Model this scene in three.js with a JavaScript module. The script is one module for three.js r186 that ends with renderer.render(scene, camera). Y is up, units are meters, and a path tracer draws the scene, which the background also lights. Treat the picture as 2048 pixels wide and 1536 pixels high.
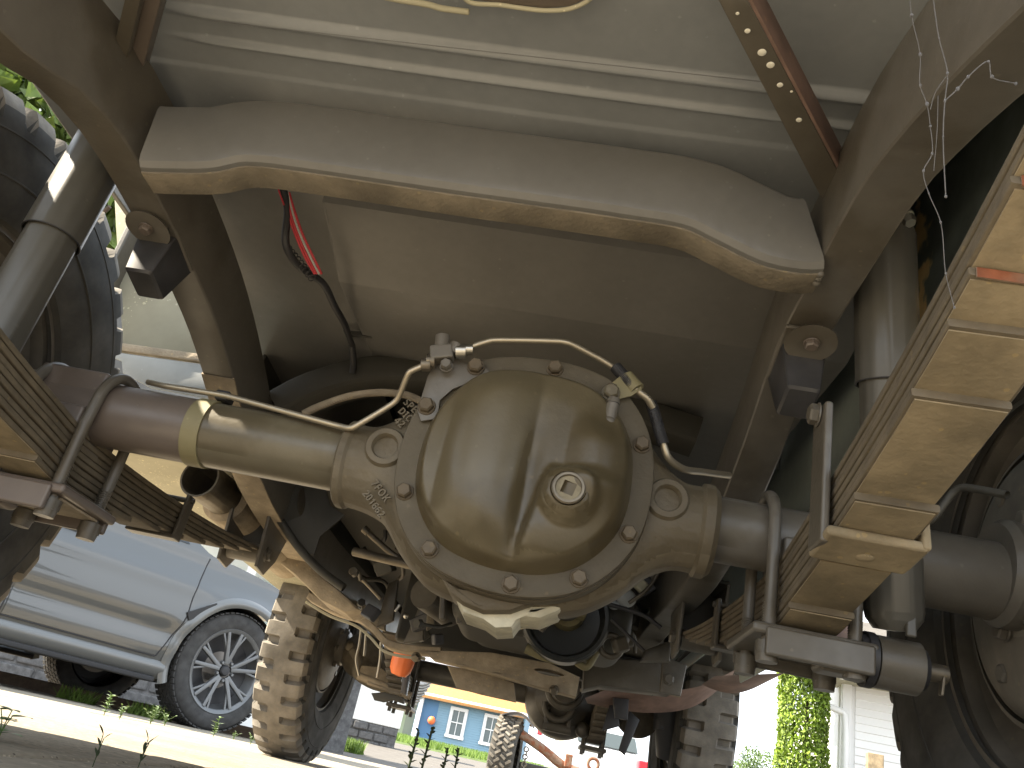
import * as THREE from 'three';
import { mergeGeometries, toCreasedNormals } from 'three/addons/utils/BufferGeometryUtils.js';
import { RoundedBoxGeometry } from 'three/addons/geometries/RoundedBoxGeometry.js';
import { TextGeometry } from 'three/addons/geometries/TextGeometry.js';
import { FontLoader } from 'three/addons/loaders/FontLoader.js';

// ---------------------------------------------------------------- camera, sky, sun, exposure
const scene = new THREE.Scene();
const R = Math.PI / 180, V = (x, y, z) => new THREE.Vector3(x, y, z);
const FOCAL = 1650, YAW = 6.75 * R, PITCH = 25.5 * R, ROLL = 12.7 * R, EYE = V(.14, .065, .895);
const camera = new THREE.PerspectiveCamera(2 * Math.atan(768 / FOCAL) / R, 4 / 3, .02, 600);
camera.rotation.order = 'YXZ';
camera.position.copy(EYE);
camera.rotation.set(PITCH, YAW, ROLL);
scene.add(camera);
const SUN = V(-.71, .66, .12).normalize();
{ // hazy summer sky: white towards the horizon, pale blue above, thin cloud
  const W = 512, H = 256, d = new Float32Array(W * H * 4);
  const h2 = (x, y) => { let h = (Math.imul(x, 374761393) + Math.imul(y, 668265263)) | 0; h = Math.imul(h ^ (h >>> 13), 1274126177); return ((h ^ (h >>> 16)) >>> 0) / 4294967296; };
  const n2 = (x, y, p) => { const xi = Math.floor(x), yi = Math.floor(y), f = x - xi, g = y - yi, u = f * f * (3 - 2 * f), v = g * g * (3 - 2 * g), m = (q) => ((q % p) + p) % p; const A = h2(m(xi), yi), B = h2(m(xi + 1), yi), C = h2(m(xi), yi + 1), D = h2(m(xi + 1), yi + 1); return A + (B - A) * u + (C - A) * v + (A - B - C + D) * u * v; };
  for (let j = 0; j < H; j++) for (let i = 0; i < W; i++) {
    const e = ((j + .5) / H - .5) * Math.PI, s = Math.max(0, Math.sin(e)), k = Math.pow(1 - s, 2.2), u = i / W;
    let c = 0, am = .5; for (let o = 0; o < 5; o++) { const p = 8 << o; c += am * n2(u * p, s * p * .5 + o * 7, p); am *= .5; }
    const cl = Math.min(1, Math.max(0, (c - .42) * 4)) * .7, q = (j * W + i) * 4, mix = (a, b, t) => a + (b - a) * t;
    const base = [mix(.29, .47, k), mix(.34, .50, k), mix(.40, .53, k)];
    for (let n = 0; n < 3; n++) d[q + n] = mix(base[n], .56, cl) * (e < 0 ? .7 : 1);
    d[q + 3] = 1;
  }
  const t = new THREE.DataTexture(d, W, H, THREE.RGBAFormat, THREE.FloatType);
  t.mapping = THREE.EquirectangularReflectionMapping; t.magFilter = t.minFilter = THREE.LinearFilter; t.colorSpace = THREE.LinearSRGBColorSpace; t.needsUpdate = true;
  scene.background = t; scene.environment = t;
}
const sun = new THREE.DirectionalLight(0xfff2dc, 4.2);
sun.position.copy(SUN).multiplyScalar(30); sun.castShadow = true;
sun.shadow.mapSize.set(4096, 4096);
Object.assign(sun.shadow.camera, { left: -14, right: 14, top: 14, bottom: -14, near: 1, far: 80 });
scene.add(sun, sun.target);
const renderer = new THREE.WebGLRenderer({ antialias: true });
renderer.toneMapping = THREE.LinearToneMapping;
renderer.toneMappingExposure = 5.7;
renderer.outputColorSpace = THREE.SRGBColorSpace;
renderer.shadowMap.enabled = true;

// ---------------------------------------------------------------- survey helpers: where a sight line meets a plane of the car
const eyeM = new THREE.Matrix4().makeRotationFromEuler(camera.rotation);
const sight = (px, py) => V(px - 1024, 768 - py, -FOCAL).applyMatrix4(eyeM);
function on(px, py, ax, c) { const d = sight(px, py), t = (c - EYE[ax]) / d[ax]; return EYE.clone().addScaledVector(d, t); }
const onX = (p, c) => on(p[0], p[1], 'x', c), onY = (p, c) => on(p[0], p[1], 'y', c), onZ = (p, c) => on(p[0], p[1], 'z', c);
const at = (px, py, depth) => EYE.clone().addScaledVector(sight(px, py), depth / FOCAL);

// ---------------------------------------------------------------- random and noise
let seed = 7;
const rnd = () => { seed = (seed * 1664525 + 1013904223) >>> 0; return seed / 4294967296; };
const rr = (a, b) => a + (b - a) * rnd();
const hash = (x, y, s) => { let h = (x * 374761393 + y * 668265263 + s * 1442695041) | 0; h = Math.imul(h ^ (h >>> 13), 1274126177); return ((h ^ (h >>> 16)) >>> 0) / 4294967296; };
function vn(x, y, p, s) {
  const xi = Math.floor(x), yi = Math.floor(y), fx = x - xi, fy = y - yi, u = fx * fx * (3 - 2 * fx), v = fy * fy * (3 - 2 * fy);
  const m = (a) => ((a % p) + p) % p, a = hash(m(xi), m(yi), s), b = hash(m(xi + 1), m(yi), s), c = hash(m(xi), m(yi + 1), s), d = hash(m(xi + 1), m(yi + 1), s);
  return a + (b - a) * u + (c - a) * v + (a - b - c + d) * u * v;
}
function fbm(u, v, p, oct, s) { let t = 0, a = .5, n = 0; for (let i = 0; i < oct; i++) { t += a * vn(u * p, v * p, p, s + i); n += a; a *= .55; p *= 2; } return t / n; }
const sm = (a, b, x) => { x = Math.min(1, Math.max(0, (x - a) / (b - a))); return x * x * (3 - 2 * x); };
// ---------------------------------------------------------------- procedural textures (size in metres)
function tex(n, size, fn, srgb) {
  const d = new Uint8Array(n * n * 4);
  for (let j = 0; j < n; j++) for (let i = 0; i < n; i++) {
    const c = fn(i / n, j / n), k = (j * n + i) * 4;
    for (let q = 0; q < 3; q++) d[k + q] = Math.max(0, Math.min(255, 255 * (typeof c === 'number' ? c : c[q])));
    d[k + 3] = 255;
  }
  const t = new THREE.DataTexture(d, n, n);
  t.wrapS = t.wrapT = THREE.RepeatWrapping; t.magFilter = THREE.LinearFilter; t.minFilter = THREE.LinearMipmapLinearFilter; t.generateMipmaps = true;
  if (srgb) t.colorSpace = THREE.SRGBColorSpace;
  t.repeat.set(1 / size, 1 / size); t.needsUpdate = true;
  return t;
}
const speck = (u, v, p, s, k) => { const x = u * p, y = v * p, xi = Math.floor(x), yi = Math.floor(y), h = hash(xi, yi, s); if (h > k) return 0; const cx = xi + .3 + .4 * hash(xi, yi, s + 1), cy = yi + .3 + .4 * hash(xi, yi, s + 2), r = .1 + .22 * hash(xi, yi, s + 3); return Math.hypot(x - cx, y - cy) < r ? 1 : 0; };
const T = {
  paint: tex(512, .42, (u, v) => { const f = .86 + .09 * fbm(u, v, 4, 5, 1) + .05 * fbm(u, v, 40, 3, 9), s = speck(u, v, 70, 31, .015); return [f + s * .12, f * .995 + s * .11, f * .98 + s * .08]; }, true),
  paintR: tex(512, .37, (u, v) => .40 + .34 * fbm(u, v, 5, 5, 21) + .1 * speck(u, v, 60, 51, .05)),
  grit: tex(512, .12, (u, v) => .55 * fbm(u, v, 36, 3, 61) + .3 * fbm(u, v, 9, 3, 66)),
  fine: tex(512, .2, (u, v) => .6 * fbm(u, v, 60, 3, 71) + .4 * fbm(u, v, 14, 3, 72)),
  dust: tex(512, .3, (u, v) => { const f = fbm(u, v, 5, 6, 81), g = fbm(u, v, 22, 4, 85), k = .62 + .4 * f + .15 * (g - .5), s = speck(u, v, 40, 91, .06); return [k + .1 * s, k * .97 + .08 * s, k * .93 + .02 * s]; }, true),
  rust: tex(512, .25, (u, v) => { const f = sm(.42, .62, fbm(u, v, 5, 6, 101)), g = .75 + .25 * fbm(u, v, 30, 3, 104); return [g, g * (1 - .28 * f), g * (1 - .42 * f)]; }, true),
  rubber: tex(512, .25, (u, v) => { const f = .65 + .4 * fbm(u, v, 6, 5, 111), s = fbm(u, v, 50, 2, 113); return [f + .06 * s, f + .05 * s, f + .02 * s]; }, true),
  concrete: tex(1024, 1.1, (u, v) => { const f = .66 + .22 * fbm(u, v, 5, 5, 121) + .16 * (fbm(u, v, 90, 2, 125) - .5), s = speck(u, v, 130, 131, .22) * .24 * (hash(Math.floor(u * 130), Math.floor(v * 130), 5) > .45 ? -1.3 : .8); const q = f + s; return [q, q * .965, q * .90]; }, true),
  concreteB: tex(512, .5, (u, v) => .5 * fbm(u, v, 60, 3, 141) + .5 * fbm(u, v, 12, 4, 145)),
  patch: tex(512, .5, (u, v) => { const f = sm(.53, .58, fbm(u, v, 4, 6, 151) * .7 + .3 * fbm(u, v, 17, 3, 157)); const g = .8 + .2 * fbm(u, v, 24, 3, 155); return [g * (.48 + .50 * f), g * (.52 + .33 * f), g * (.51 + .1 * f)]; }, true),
  leaf: tex(256, .6, (u, v) => { const f = .6 + .4 * fbm(u, v, 8, 4, 161); return [f, f, f * .9]; }, true),
  roof: tex(512, 2, (u, v) => { const f = .75 + .25 * fbm(u, v, 30, 3, 171); return [f, f * .96, f * .9]; }, true),
  spots: tex(512, .3, (u, v) => { const f = .74 + .16 * fbm(u, v, 5, 5, 181), k = fbm(u, v, 3, 3, 190), s = speck(u, v, 60, 185, .30 * sm(.4, .65, k)) + speck(u, v, 34, 188, .12 * sm(.4, .65, k)); return [f + .24 * s, f + .22 * s, f * .96 + .16 * s]; }, true),
};
T.grime = tex(512, .55, (u, v) => { const f = fbm(u, v, 4, 6, 211), g = fbm(u, v, 28, 3, 217), d = sm(.50, .66, f), s = speck(u, v, 80, 219, .02), k = .92 - .12 * d + .10 * (g - .5); return [k + .14 * s, k * (1 - .02 * d) + .13 * s, k * (1 - .06 * d) + .10 * s]; }, true);
const L = (r, g, b) => new THREE.Color().setRGB(r, g, b);
function mat(c, rough, o = {}) {
  const { bump, bs = .0006, ...rest } = o;
  const m = new THREE.MeshPhysicalMaterial({ color: L(...c), roughness: rough, side: THREE.DoubleSide, ...rest });
  if (bump) { m.bumpMap = bump; m.bumpScale = bs; }
  return m;
}
const OD = [.150, .137, .116];
const M = {
  od: mat(OD, .72, { map: T.grime, roughnessMap: T.paintR, bump: T.fine, bs: .00025 }),
  odGloss: mat([0.150, 0.131, 0.090], .62, { map: T.grime, roughnessMap: T.paintR, bump: T.fine, bs: .0002 }),
  odGrey: mat([0.166, 0.164, 0.158], .62, { map: T.paint, roughnessMap: T.paintR }),
  shock: mat([0.108, 0.105, 0.095], .62, { map: T.paint, roughnessMap: T.paintR }),
  rim: mat([.19, .185, .172], .6, { map: T.dust }),
  mud: mat([.78, .75, .64], .95),
  bolt: mat([.15, .125, .088], .65, { map: T.dust, bump: T.grit, bs: .0008 }),
  odPanel: mat([0.216, 0.209, 0.200], .62, { map: T.paint, roughnessMap: T.paintR }),
  flange: mat([0.112, 0.094, 0.063], .66, { map: T.grime, bump: T.grit, bs: .0005 }),
  odSheet: mat([0.264, 0.283, 0.308], .64, { map: T.paint, roughnessMap: T.paintR }),
  odGrit: mat([0.246, 0.225, 0.183], .7, { map: T.dust, bump: T.grit, bs: .0014 }),
  odDark: mat([0.063, 0.060, 0.051], .6, { map: T.paint }),
  cast: mat([0.150, 0.125, 0.084], .6, { map: T.grime, bump: T.grit, bs: .0007 }),
  cover: mat([0.125, 0.103, 0.061], .68, { map: T.grime, roughnessMap: T.paintR, bump: T.fine, bs: .0002 }),
  dust: mat([0.361, 0.314, 0.219], .9, { map: T.dust, bump: T.grit, bs: .0008 }),
  leafSide: mat([0.179, 0.156, 0.116], .85, { map: T.dust, bump: T.grit, bs: .0007 }),
  tan: mat([0.510, 0.451, 0.357], .9, { map: T.dust, bump: T.grit, bs: .0012 }),
  cream: mat([.62, .58, .46], .75, { map: T.spots }),
  spot: mat([0.475, 0.449, 0.363], .8, { map: T.spots }),
  blueGrey: mat([0.450, 0.477, 0.486], .55, { map: T.paint }),
  teal: mat([.44, .51, .50], .5, { map: T.paint }),
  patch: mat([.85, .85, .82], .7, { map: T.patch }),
  primer: mat([.155, .128, .112], .7, { map: T.paint, roughnessMap: T.paintR }),
  redBrown: mat([0.290, 0.198, 0.172], .7, { map: T.dust }),
  rust: mat([.24, .16, .11], .9, { map: T.rust, bump: T.grit, bs: .0008 }),
  rubber: mat([.088, .086, .082], .95, { map: T.rubber, specularIntensity: .4 }),
  tread: mat([.215, .195, .168], .95, { map: T.rubber, bump: T.grit, bs: .0006 }),
  black: mat([0.029, 0.029, 0.032], .5),
  blackSoft: mat([0.066, 0.066, 0.073], .38, { map: T.rubber }),
  steel: mat([.52, .50, .45], .36, { metalness: 1 }),
  steelDull: mat([.30, .28, .24], .5, { metalness: .8, map: T.dust }),
  line: mat([.42, .37, .28], .4, { metalness: .75 }),
  plug: mat([.30, .27, .19], .5, { metalness: .5, map: T.dust, bump: T.grit, bs: .001 }),
  red: mat([.50, .045, .06], .6), wireGrey: mat([.40, .42, .40], .6),
  orange: mat([.85, .20, .06], .45),
  castBounceLit: mat([.74, .75, .64], .8, { map: T.dust, bump: T.grit, bs: .0012 }),
  drum: mat([0.029, 0.032, 0.032], .35),
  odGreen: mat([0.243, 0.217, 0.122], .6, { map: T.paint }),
  silk: mat([.22, .22, .23], .8, { transmission: .6, thickness: 0 }),
  concrete: mat([.45, .42, .37], .95, { map: T.concrete, bump: T.concreteB, bs: .002 }),
  slabDark: mat([.30, .25, .20], .95, { map: T.concrete, bump: T.concreteB, bs: .004 }),
  asphalt: mat([.16, .16, .17], .95, { map: T.concrete, bump: T.concreteB, bs: .004 }),
  kerb: mat([.17, .13, .10], .9, { map: T.dust }),
  grass: mat([.12, .20, .025], .9, { transmission: .25, thickness: 0 }),
  lawn: mat([.10, .16, .03], .95, { map: T.leaf }),
  weed: mat([.11, .19, .035], .8, { transmission: .3, thickness: 0 }),
  weedDark: mat([.035, .05, .02], .9),  // dark green with the backlit shade of the stalks mixed in
};

// ---------------------------------------------------------------- building helpers
const names = {};
function numbered(n) { const k = names[n] = (names[n] ?? -1) + 1; return k ? `${n}_${String(k).padStart(3, '0')}` : n; }
function boxUV(g) {
  if (g.index) g = g.toNonIndexed();
  if (!g.attributes.normal) g.computeVertexNormals();
  const p = g.attributes.position, n = g.attributes.normal, uv = new Float32Array(p.count * 2);
  for (let i = 0; i < p.count; i += 3) {
    let ax = 0, ay = 0, az = 0;
    for (let k = 0; k < 3; k++) { ax += Math.abs(n.getX(i + k)); ay += Math.abs(n.getY(i + k)); az += Math.abs(n.getZ(i + k)); }
    for (let k = 0; k < 3; k++) {
      const x = p.getX(i + k), y = p.getY(i + k), z = p.getZ(i + k);
      const [a, b] = ax > ay && ax > az ? [z, y] : ay > az ? [x, z] : [x, y];
      uv[(i + k) * 2] = a + .013; uv[(i + k) * 2 + 1] = b + .031;
    }
  }
  for (const k of Object.keys(g.attributes)) if (k !== 'position' && k !== 'normal') g.deleteAttribute(k);
  g.setAttribute('uv', new THREE.BufferAttribute(uv, 2));
  return g;
}
function part(name, geos, m, parent) {
  const list = (Array.isArray(geos) ? geos : [geos]).map(boxUV);
  const o = new THREE.Mesh(list.length > 1 ? mergeGeometries(list) : list[0], m);
  o.name = parent === scene ? numbered(name) : name; o.castShadow = o.receiveShadow = true;
  parent.add(o);
  return o;
}
const each = (name, geos, m, parent) => geos.map((g) => part(name, g, m, parent));
function thing(name, label, category, pos = V(0, 0, 0), turn = 0, group) {
  const o = new THREE.Group(); o.name = numbered(name); o.position.copy(pos); o.rotation.y = turn;
  o.userData = { label, category }; if (group) o.userData.group = group;
  scene.add(o); return o;
}
function tag(o, label, category, group, kind) { o.userData = { label, category }; if (group) o.userData.group = group; if (kind) o.userData.kind = kind; return o; }
function rbox(w, h, d, r = .003, seg = 2) { return new RoundedBoxGeometry(w, h, d, seg, Math.min(r, w / 2.01, h / 2.01, d / 2.01)); }
function mv(g, x, y, z, rx = 0, ry = 0, rz = 0) { return g.applyMatrix4(new THREE.Matrix4().compose(V(x, y, z), new THREE.Quaternion().setFromEuler(new THREE.Euler(rx, ry, rz)), V(1, 1, 1))); }
function aim(g, pos, dir) { return g.applyMatrix4(new THREE.Matrix4().compose(pos, new THREE.Quaternion().setFromUnitVectors(V(0, 1, 0), dir.clone().normalize()), V(1, 1, 1))); }
const X = V(1, 0, 0), Y = V(0, 1, 0), Z = V(0, 0, 1);
function cyl(a, b, r, r2 = r, seg = 24, open = false) { const d = b.clone().sub(a); return aim(new THREE.CylinderGeometry(r2, r, d.length(), seg, 1, open), a.clone().add(b).multiplyScalar(.5), d); }
function tube(pts, r, seg, rs = 10, t = .5) { return new THREE.TubeGeometry(new THREE.CatmullRomCurve3(pts, false, 'centripetal', t), seg || pts.length * 8, r, rs, false); }
function bentTube(pts, r, rs = 12, fr = .3) { // straight runs with rounded bends
  const q = [pts[0]];
  for (let i = 1; i < pts.length - 1; i++) {
    const a = pts[i].clone().lerp(pts[i - 1], fr), b = pts[i].clone().lerp(pts[i + 1], fr);
    for (let k = 0; k <= 6; k++) { const t = k / 6; q.push(a.clone().multiplyScalar((1 - t) ** 2).addScaledVector(pts[i], 2 * t * (1 - t)).addScaledVector(b, t * t)); }
  }
  q.push(pts[pts.length - 1]);
  const cp = new THREE.CurvePath(); for (let i = 0; i < q.length - 1; i++) cp.add(new THREE.LineCurve3(q[i], q[i + 1]));
  return new THREE.TubeGeometry(new THREE.CatmullRomCurve3(q, false, 'chordal'), q.length * 3, r, rs, false);
}
// plate cut along a flat outline given as points in a plane x, y or z = const; thickness grows along the axis sign
function plate(pts, ax, th, bevel = .0015, holes = []) {
  const uv = { x: ['z', 'y'], y: ['x', 'z'], z: ['x', 'y'] }[ax], c = pts[0][ax];
  const sh = new THREE.Shape(pts.map((p) => new THREE.Vector2(p[uv[0]], p[uv[1]])));
  for (const h of holes) sh.holes.push(new THREE.Path(h.map((p) => new THREE.Vector2(p[uv[0]], p[uv[1]]))));
  const b = Math.min(bevel, Math.abs(th) * .4);
  const g = new THREE.ExtrudeGeometry(sh, { depth: Math.abs(th) - 2 * b, bevelEnabled: b > 0, bevelThickness: b, bevelSize: b, bevelOffset: -b, bevelSegments: 2, curveSegments: 8 });
  const p = g.attributes.position;
  for (let i = 0; i < p.count; i++) {
    const o = { [uv[0]]: p.getX(i), [uv[1]]: p.getY(i), [ax]: c + Math.sign(th) * (p.getZ(i) + b) };
    p.setXYZ(i, o.x, o.y, o.z);
  }
  g.deleteAttribute('normal'); g.computeVertexNormals();
  return toCreasedNormals(g, .6);
}
// a section [[a, b], ...] (a to the side, b up) carried along a path
function sweep(path, section, up = Y, crease = .5, scale) {
  const n = section.length, pos = [], idx = [];
  path.forEach((p, i) => {
    const t = (path[i + 1] || p).clone().sub(path[i - 1] || p).normalize(), s = V(0, 0, 0).crossVectors(t, up).normalize(), u = V(0, 0, 0).crossVectors(s, t), k = scale ? scale(i / (path.length - 1)) : 1;
    for (const [a, b] of section) { const q = p.clone().addScaledVector(s, a * k).addScaledVector(u, b * k); pos.push(q.x, q.y, q.z); }
  });
  for (let i = 0; i < path.length - 1; i++) for (let j = 0; j < n; j++) { const a = i * n + j, b = i * n + (j + 1) % n, c = a + n, d = b + n; idx.push(a, b, c, b, d, c); }
  const f = THREE.ShapeUtils.triangulateShape(section.map(([a, b]) => new THREE.Vector2(a, b)), []), e = (path.length - 1) * n;
  for (const [a, b, c] of f) idx.push(a, b, c, e + a, e + c, e + b);
  const g = new THREE.BufferGeometry(); g.setAttribute('position', new THREE.Float32BufferAttribute(pos, 3)); g.setIndex(idx);
  return toCreasedNormals(g, crease);
}
function smooth(pts, n) { return new THREE.CatmullRomCurve3(pts, false, 'centripetal').getSpacedPoints(n); }
function rrect(a0, a1, b0, b1, r) { const q = []; for (const [cx, cy, s] of [[a1 - r, b1 - r, 0], [a0 + r, b1 - r, 1], [a0 + r, b0 + r, 2], [a1 - r, b0 + r, 3]]) for (let k = 0; k <= 3; k++) { const t = (s + k / 3) * Math.PI / 2; q.push([cx + r * Math.cos(t), cy + r * Math.sin(t)]); } return q; }
function grid(nu, nv, f, crease = .7, keep) {
  const pos = [], idx = [];
  for (let j = 0; j <= nv; j++) for (let i = 0; i <= nu; i++) { const p = f(i / nu, j / nv); pos.push(p.x, p.y, p.z); }
  for (let j = 0; j < nv; j++) for (let i = 0; i < nu; i++) { const a = j * (nu + 1) + i; if (keep && !keep((i + .5) / nu, (j + .5) / nv)) continue; idx.push(a, a + 1, a + nu + 1, a + 1, a + nu + 2, a + nu + 1); }
  const g = new THREE.BufferGeometry(); g.setAttribute('position', new THREE.Float32BufferAttribute(pos, 3)); g.setIndex(idx);
  if (crease === 0) { g.computeVertexNormals(); return g; }
  return toCreasedNormals(g, crease);
}
function hexHead(r, h) { // hex head with chamfered crown and a washer face, standing on y = 0
  const g = new THREE.CylinderGeometry(r, r, h * .78, 6), c = new THREE.CylinderGeometry(r * .80, r, h * .22, 6), w = new THREE.CylinderGeometry(r * 1.12, r * 1.18, h * .18, 20);
  g.translate(0, h * .39, 0); c.translate(0, h * .89, 0); w.translate(0, h * .06, 0);
  return mergeGeometries([g, c, w].map((q) => toCreasedNormals(q, .4)));
}
function bolt(pos, dir, r, h, spin = 0) { return aim(hexHead(r, h).rotateY(spin), pos, dir); }
function lathe(pts, seg = 48, crease = .5) { return toCreasedNormals(new THREE.LatheGeometry(pts.map(([a, b]) => new THREE.Vector2(a, b)), seg), crease); }
const font = await new FontLoader().loadAsync('fonts/droid/droid_sans_bold.typeface.json');
// ---------------------------------------------------------------- the ground
const rise = (x, z) => { const d = Math.max(0, -z - 10); return d * .031 * sm(0, 14, d); };
{
  const g = new THREE.PlaneGeometry(400, 400, 160, 160).rotateX(-Math.PI / 2), p = g.attributes.position;
  for (let i = 0; i < p.count; i++) { const x = p.getX(i), z = p.getZ(i); p.setXYZ(i, Math.sign(x) * Math.abs(x / 200) ** 2 * 200, 0, Math.sign(z) * Math.abs(z / 200) ** 2 * 200); }
  for (let i = 0; i < p.count; i++) p.setY(i, rise(p.getX(i), p.getZ(i)) - .012);
  g.computeVertexNormals();
  const o = part('ground', g, M.asphalt, scene); o.userData = { kind: 'structure', label: 'grey asphalt ground of the yard and street', category: 'ground' };
}
// driveway of poured concrete slabs with open joints
const driveway = new THREE.Group(); driveway.name = 'driveway'; driveway.userData = { kind: 'structure', label: 'sunlit pale concrete driveway slabs beside and under the jeep', category: 'driveway' }; scene.add(driveway);
{
  const xs = [-4.3, -1.52, -.33, 1.1, 2.9], zs = [-9.2, -6.6, -4.5, -2.25, -.42, 1.6, 4.2];
  for (let i = 0; i < xs.length - 1; i++) for (let j = 0; j < zs.length - 1; j++) {
    const w = xs[i + 1] - xs[i] - .012, d = zs[j + 1] - zs[j] - .012;
    const g = rbox(w, .06, d, .008); mv(g, (xs[i] + xs[i + 1]) / 2, -.030 + rr(-.0015, .0015), (zs[j] + zs[j + 1]) / 2);
    part('slab', g, M.concrete, driveway);
  }
}

// ---------------------------------------------------------------- the jeep: one vehicle, its parts and their sub-parts
const J = thing('jeep', 'olive drab military jeep seen from beneath its rear axle', 'jeep');
const sub = (name, parent = J) => { const o = new THREE.Group(); o.name = name; parent.add(o); return o; };
const UP = V(0, 1, 0), BACK = V(0, 0, 1);

// body tub: pressed floor with two beads, braces, wheel housing sheets, front floor
const tub = sub('body_tub');
{
  const bead = (z, c, w) => Math.max(0, 1 - ((z - c) / w) ** 2) ** 2;
  const fy = (x, z) => {
    const ends = sm(-.40, -.33, x) * (1 - sm(.44, .47, x));
    return .722 - ends * (.0085 * bead(z, .295, .0095) + .0065 * bead(z, .258, .0065)) - .0025 * sm(.222, .214, z) - .004 * Math.sin((x + .4) * 3.6) * sm(.75, .3, z);
  };
  part('floor', grid(90, 360, (u, v) => { const x = -.62 + 1.055 * u, z = .76 - .74 * v; return V(x, fy(x, z), z); }, 0), M.odSheet, tub);
  part('floor_edge', [mv(rbox(1.56, .05, .02, .006), -.04, .735, .77), mv(rbox(1.56, .5, .012, .004), -.04, .95, .775)], M.od, tub);
  // side sheets of the tub over the wheels
  part('side_panel', [mv(rbox(.012, .50, .30, .003), -.80, .93, .62), mv(rbox(.012, .46, 1.75, .003), -.80, .81, -1.25), mv(rbox(.012, .31, .9, .003), -.80, 1.035, .02)], M.od, tub);
  part('side_panel', [mv(rbox(.012, .50, .30, .003), .72, .93, .62), mv(rbox(.012, .46, 1.75, .003), .72, .81, -1.25), mv(rbox(.012, .28, .9, .003), .72, 1.06, .02)], M.od, tub);
  part('wheel_house', plate([V(.512, .575, .62), V(.512, 1.02, .62), V(.512, 1.02, -1.9), V(.512, .46, -1.9), V(.512, .46, -.95), V(.512, .34, -.86), V(.512, .34, -.52), V(.512, .50, -.40)], 'x', .004), M.teal, tub);
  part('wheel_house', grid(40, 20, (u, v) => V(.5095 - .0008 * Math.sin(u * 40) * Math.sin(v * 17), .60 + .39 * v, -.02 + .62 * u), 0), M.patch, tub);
  part('wheel_house', [mv(rbox(.34, .006, 1.42, .002), .60, 1.0, .06), mv(rbox(.006, .28, 1.40, .002), .437, .86, .06), mv(rbox(.34, .28, .006, .002), .60, .86, -.645), mv(rbox(.13, .006, 1.7, .002), .515, .745, -1.49), mv(rbox(.24, .006, .36, .002), -.66, .80, .56)], M.odSheet, tub);
  // the step in the floor: a shallow pressed pan with a crease, then the slope down to the front floor
  const L0 = onY([640, 428], .695), R0 = onY([1548, 562], .695), L1 = onY([660, 552], .672), R1 = onY([1500, 665], .672);
  const xl = -.262, xr = .465;
  const prof = [[.034, .722], [.030, .696], [.0, .690], [-.110, .668], [-.116, .6668], [-.125, .667], [-.30, .677], [-.55, .690], [-.9, .70]];
  part('floor_step', sweep(prof.map(([z, y]) => V((xl + xr) / 2, y, z)), [[-(xr - xl) / 2, 0], [(xr - xl) / 2, 0], [(xr - xl) / 2, .004], [-(xr - xl) / 2, .004]], Y, .08), M.odPanel, tub);
  const profB = [[.04, .735], [.028, .730], [-.10, .712], [-.20, .695], [-.40, .675], [-.8, .66]];
  part('floor_step', grid(20, 50, (u, v) => { const k = v * 5, i = Math.min(4, Math.floor(k)), f = k - i, q = new THREE.CatmullRomCurve3(profB.map(([z, y]) => V(0, y, z))).getPoint(v); return V(-.50 + .243 * u, q.y + .02 * u * (1 - u), q.z); }, 0), M.odPanel, tub);
  part('floor_step', plate([V(xl, .735, .03), V(xl, .695, .03), V(xl, .6665, -.118), V(xl, .690, -.55), V(xl, .735, -.55)], 'x', .004), M.odPanel, tub);
  part('upper_floor', [mv(rbox(.955, .006, 2.4, .002), -.005, .742, -1.16), mv(rbox(.006, .26, 1.9, .002), -.475, .63, -1.38)], M.odDark, tub);
  part('front_floor', [mv(rbox(.70, .006, 1.75, .002), -.05, .535, -1.32), mv(rbox(.20, .006, 1.75, .002), .60, .50, -1.32), mv(rbox(1.5, .5, .01, .002), -.04, .78, -2.2), mv(rbox(1.5, .012, 1.2, .002), -.04, .96, -2.3)], M.odDark, tub);
  part('front_floor', mv(rbox(.33, .006, 1.45, .002), -.63, .492, -1.16), M.cream, tub);
  // rear wall of the front step by the left wheel, speckled with dirt, with its bright flange
  const q = (p) => onZ(p, -.42);
  part('step_riser', plate([q([225, 330]), q([345, 380]), q([420, 620]), q([405, 712]), q([245, 690])], 'z', -.004), M.spot, tub);
  part('flange', [plate([q([232, 689]), q([408, 713]), q([409, 730]), q([231, 705])], 'z', .012, .003)], M.tan, tub);
  part('flange', plate([[229, 704], [412, 730], [432, 800], [300, 775], [245, 745], [243, 722], [229, 716]].map((p) => onZ(p, -.412)), 'z', -.004), M.blueGrey, tub);
  // braces under the floor: an upright channel at the left, a slanting flat channel at the right
  const b = (pts, y) => pts.map((p) => onY(p, y));
  part('floor_brace', plate(b([[262, -60], [296, -60], [226, 236], [203, 196]], .662), 'y', .016, .002), M.od, tub);
  part('floor_brace', plate(b([[290, -60], [338, -60], [262, 226], [222, 236]], .678), 'y', .03, .002), M.primer, tub);
  const rb = part('floor_brace', plate(b([[1404, -60], [1462, -60], [1706, 400], [1668, 446]], .662), 'y', .014, .002), M.od, tub);
  part('floor_brace', plate(b([[1458, -60], [1474, -60], [1708, 388], [1704, 402]], .664), 'y', .03, .002), M.redBrown, tub);
  tub.children[tub.children.length - 1].userData.label = 'red brown primer edge of the slanting brace';
  for (const [px, py, r] of [[1495, 62, 5], [1524, 105, 7.5], [1541, 130, 7], [1560, 170, 5.5], [1598, 240, 5.5], [1475, 27, 3.2], [1583, 183, 2.6]]) {
    const s = part('dirt_spot', mv(new THREE.SphereGeometry(r * .0005, 16, 8).scale(1, .3, 1), ...onY([px, py], .6612).toArray()), M.mud, tub);
  }
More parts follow.
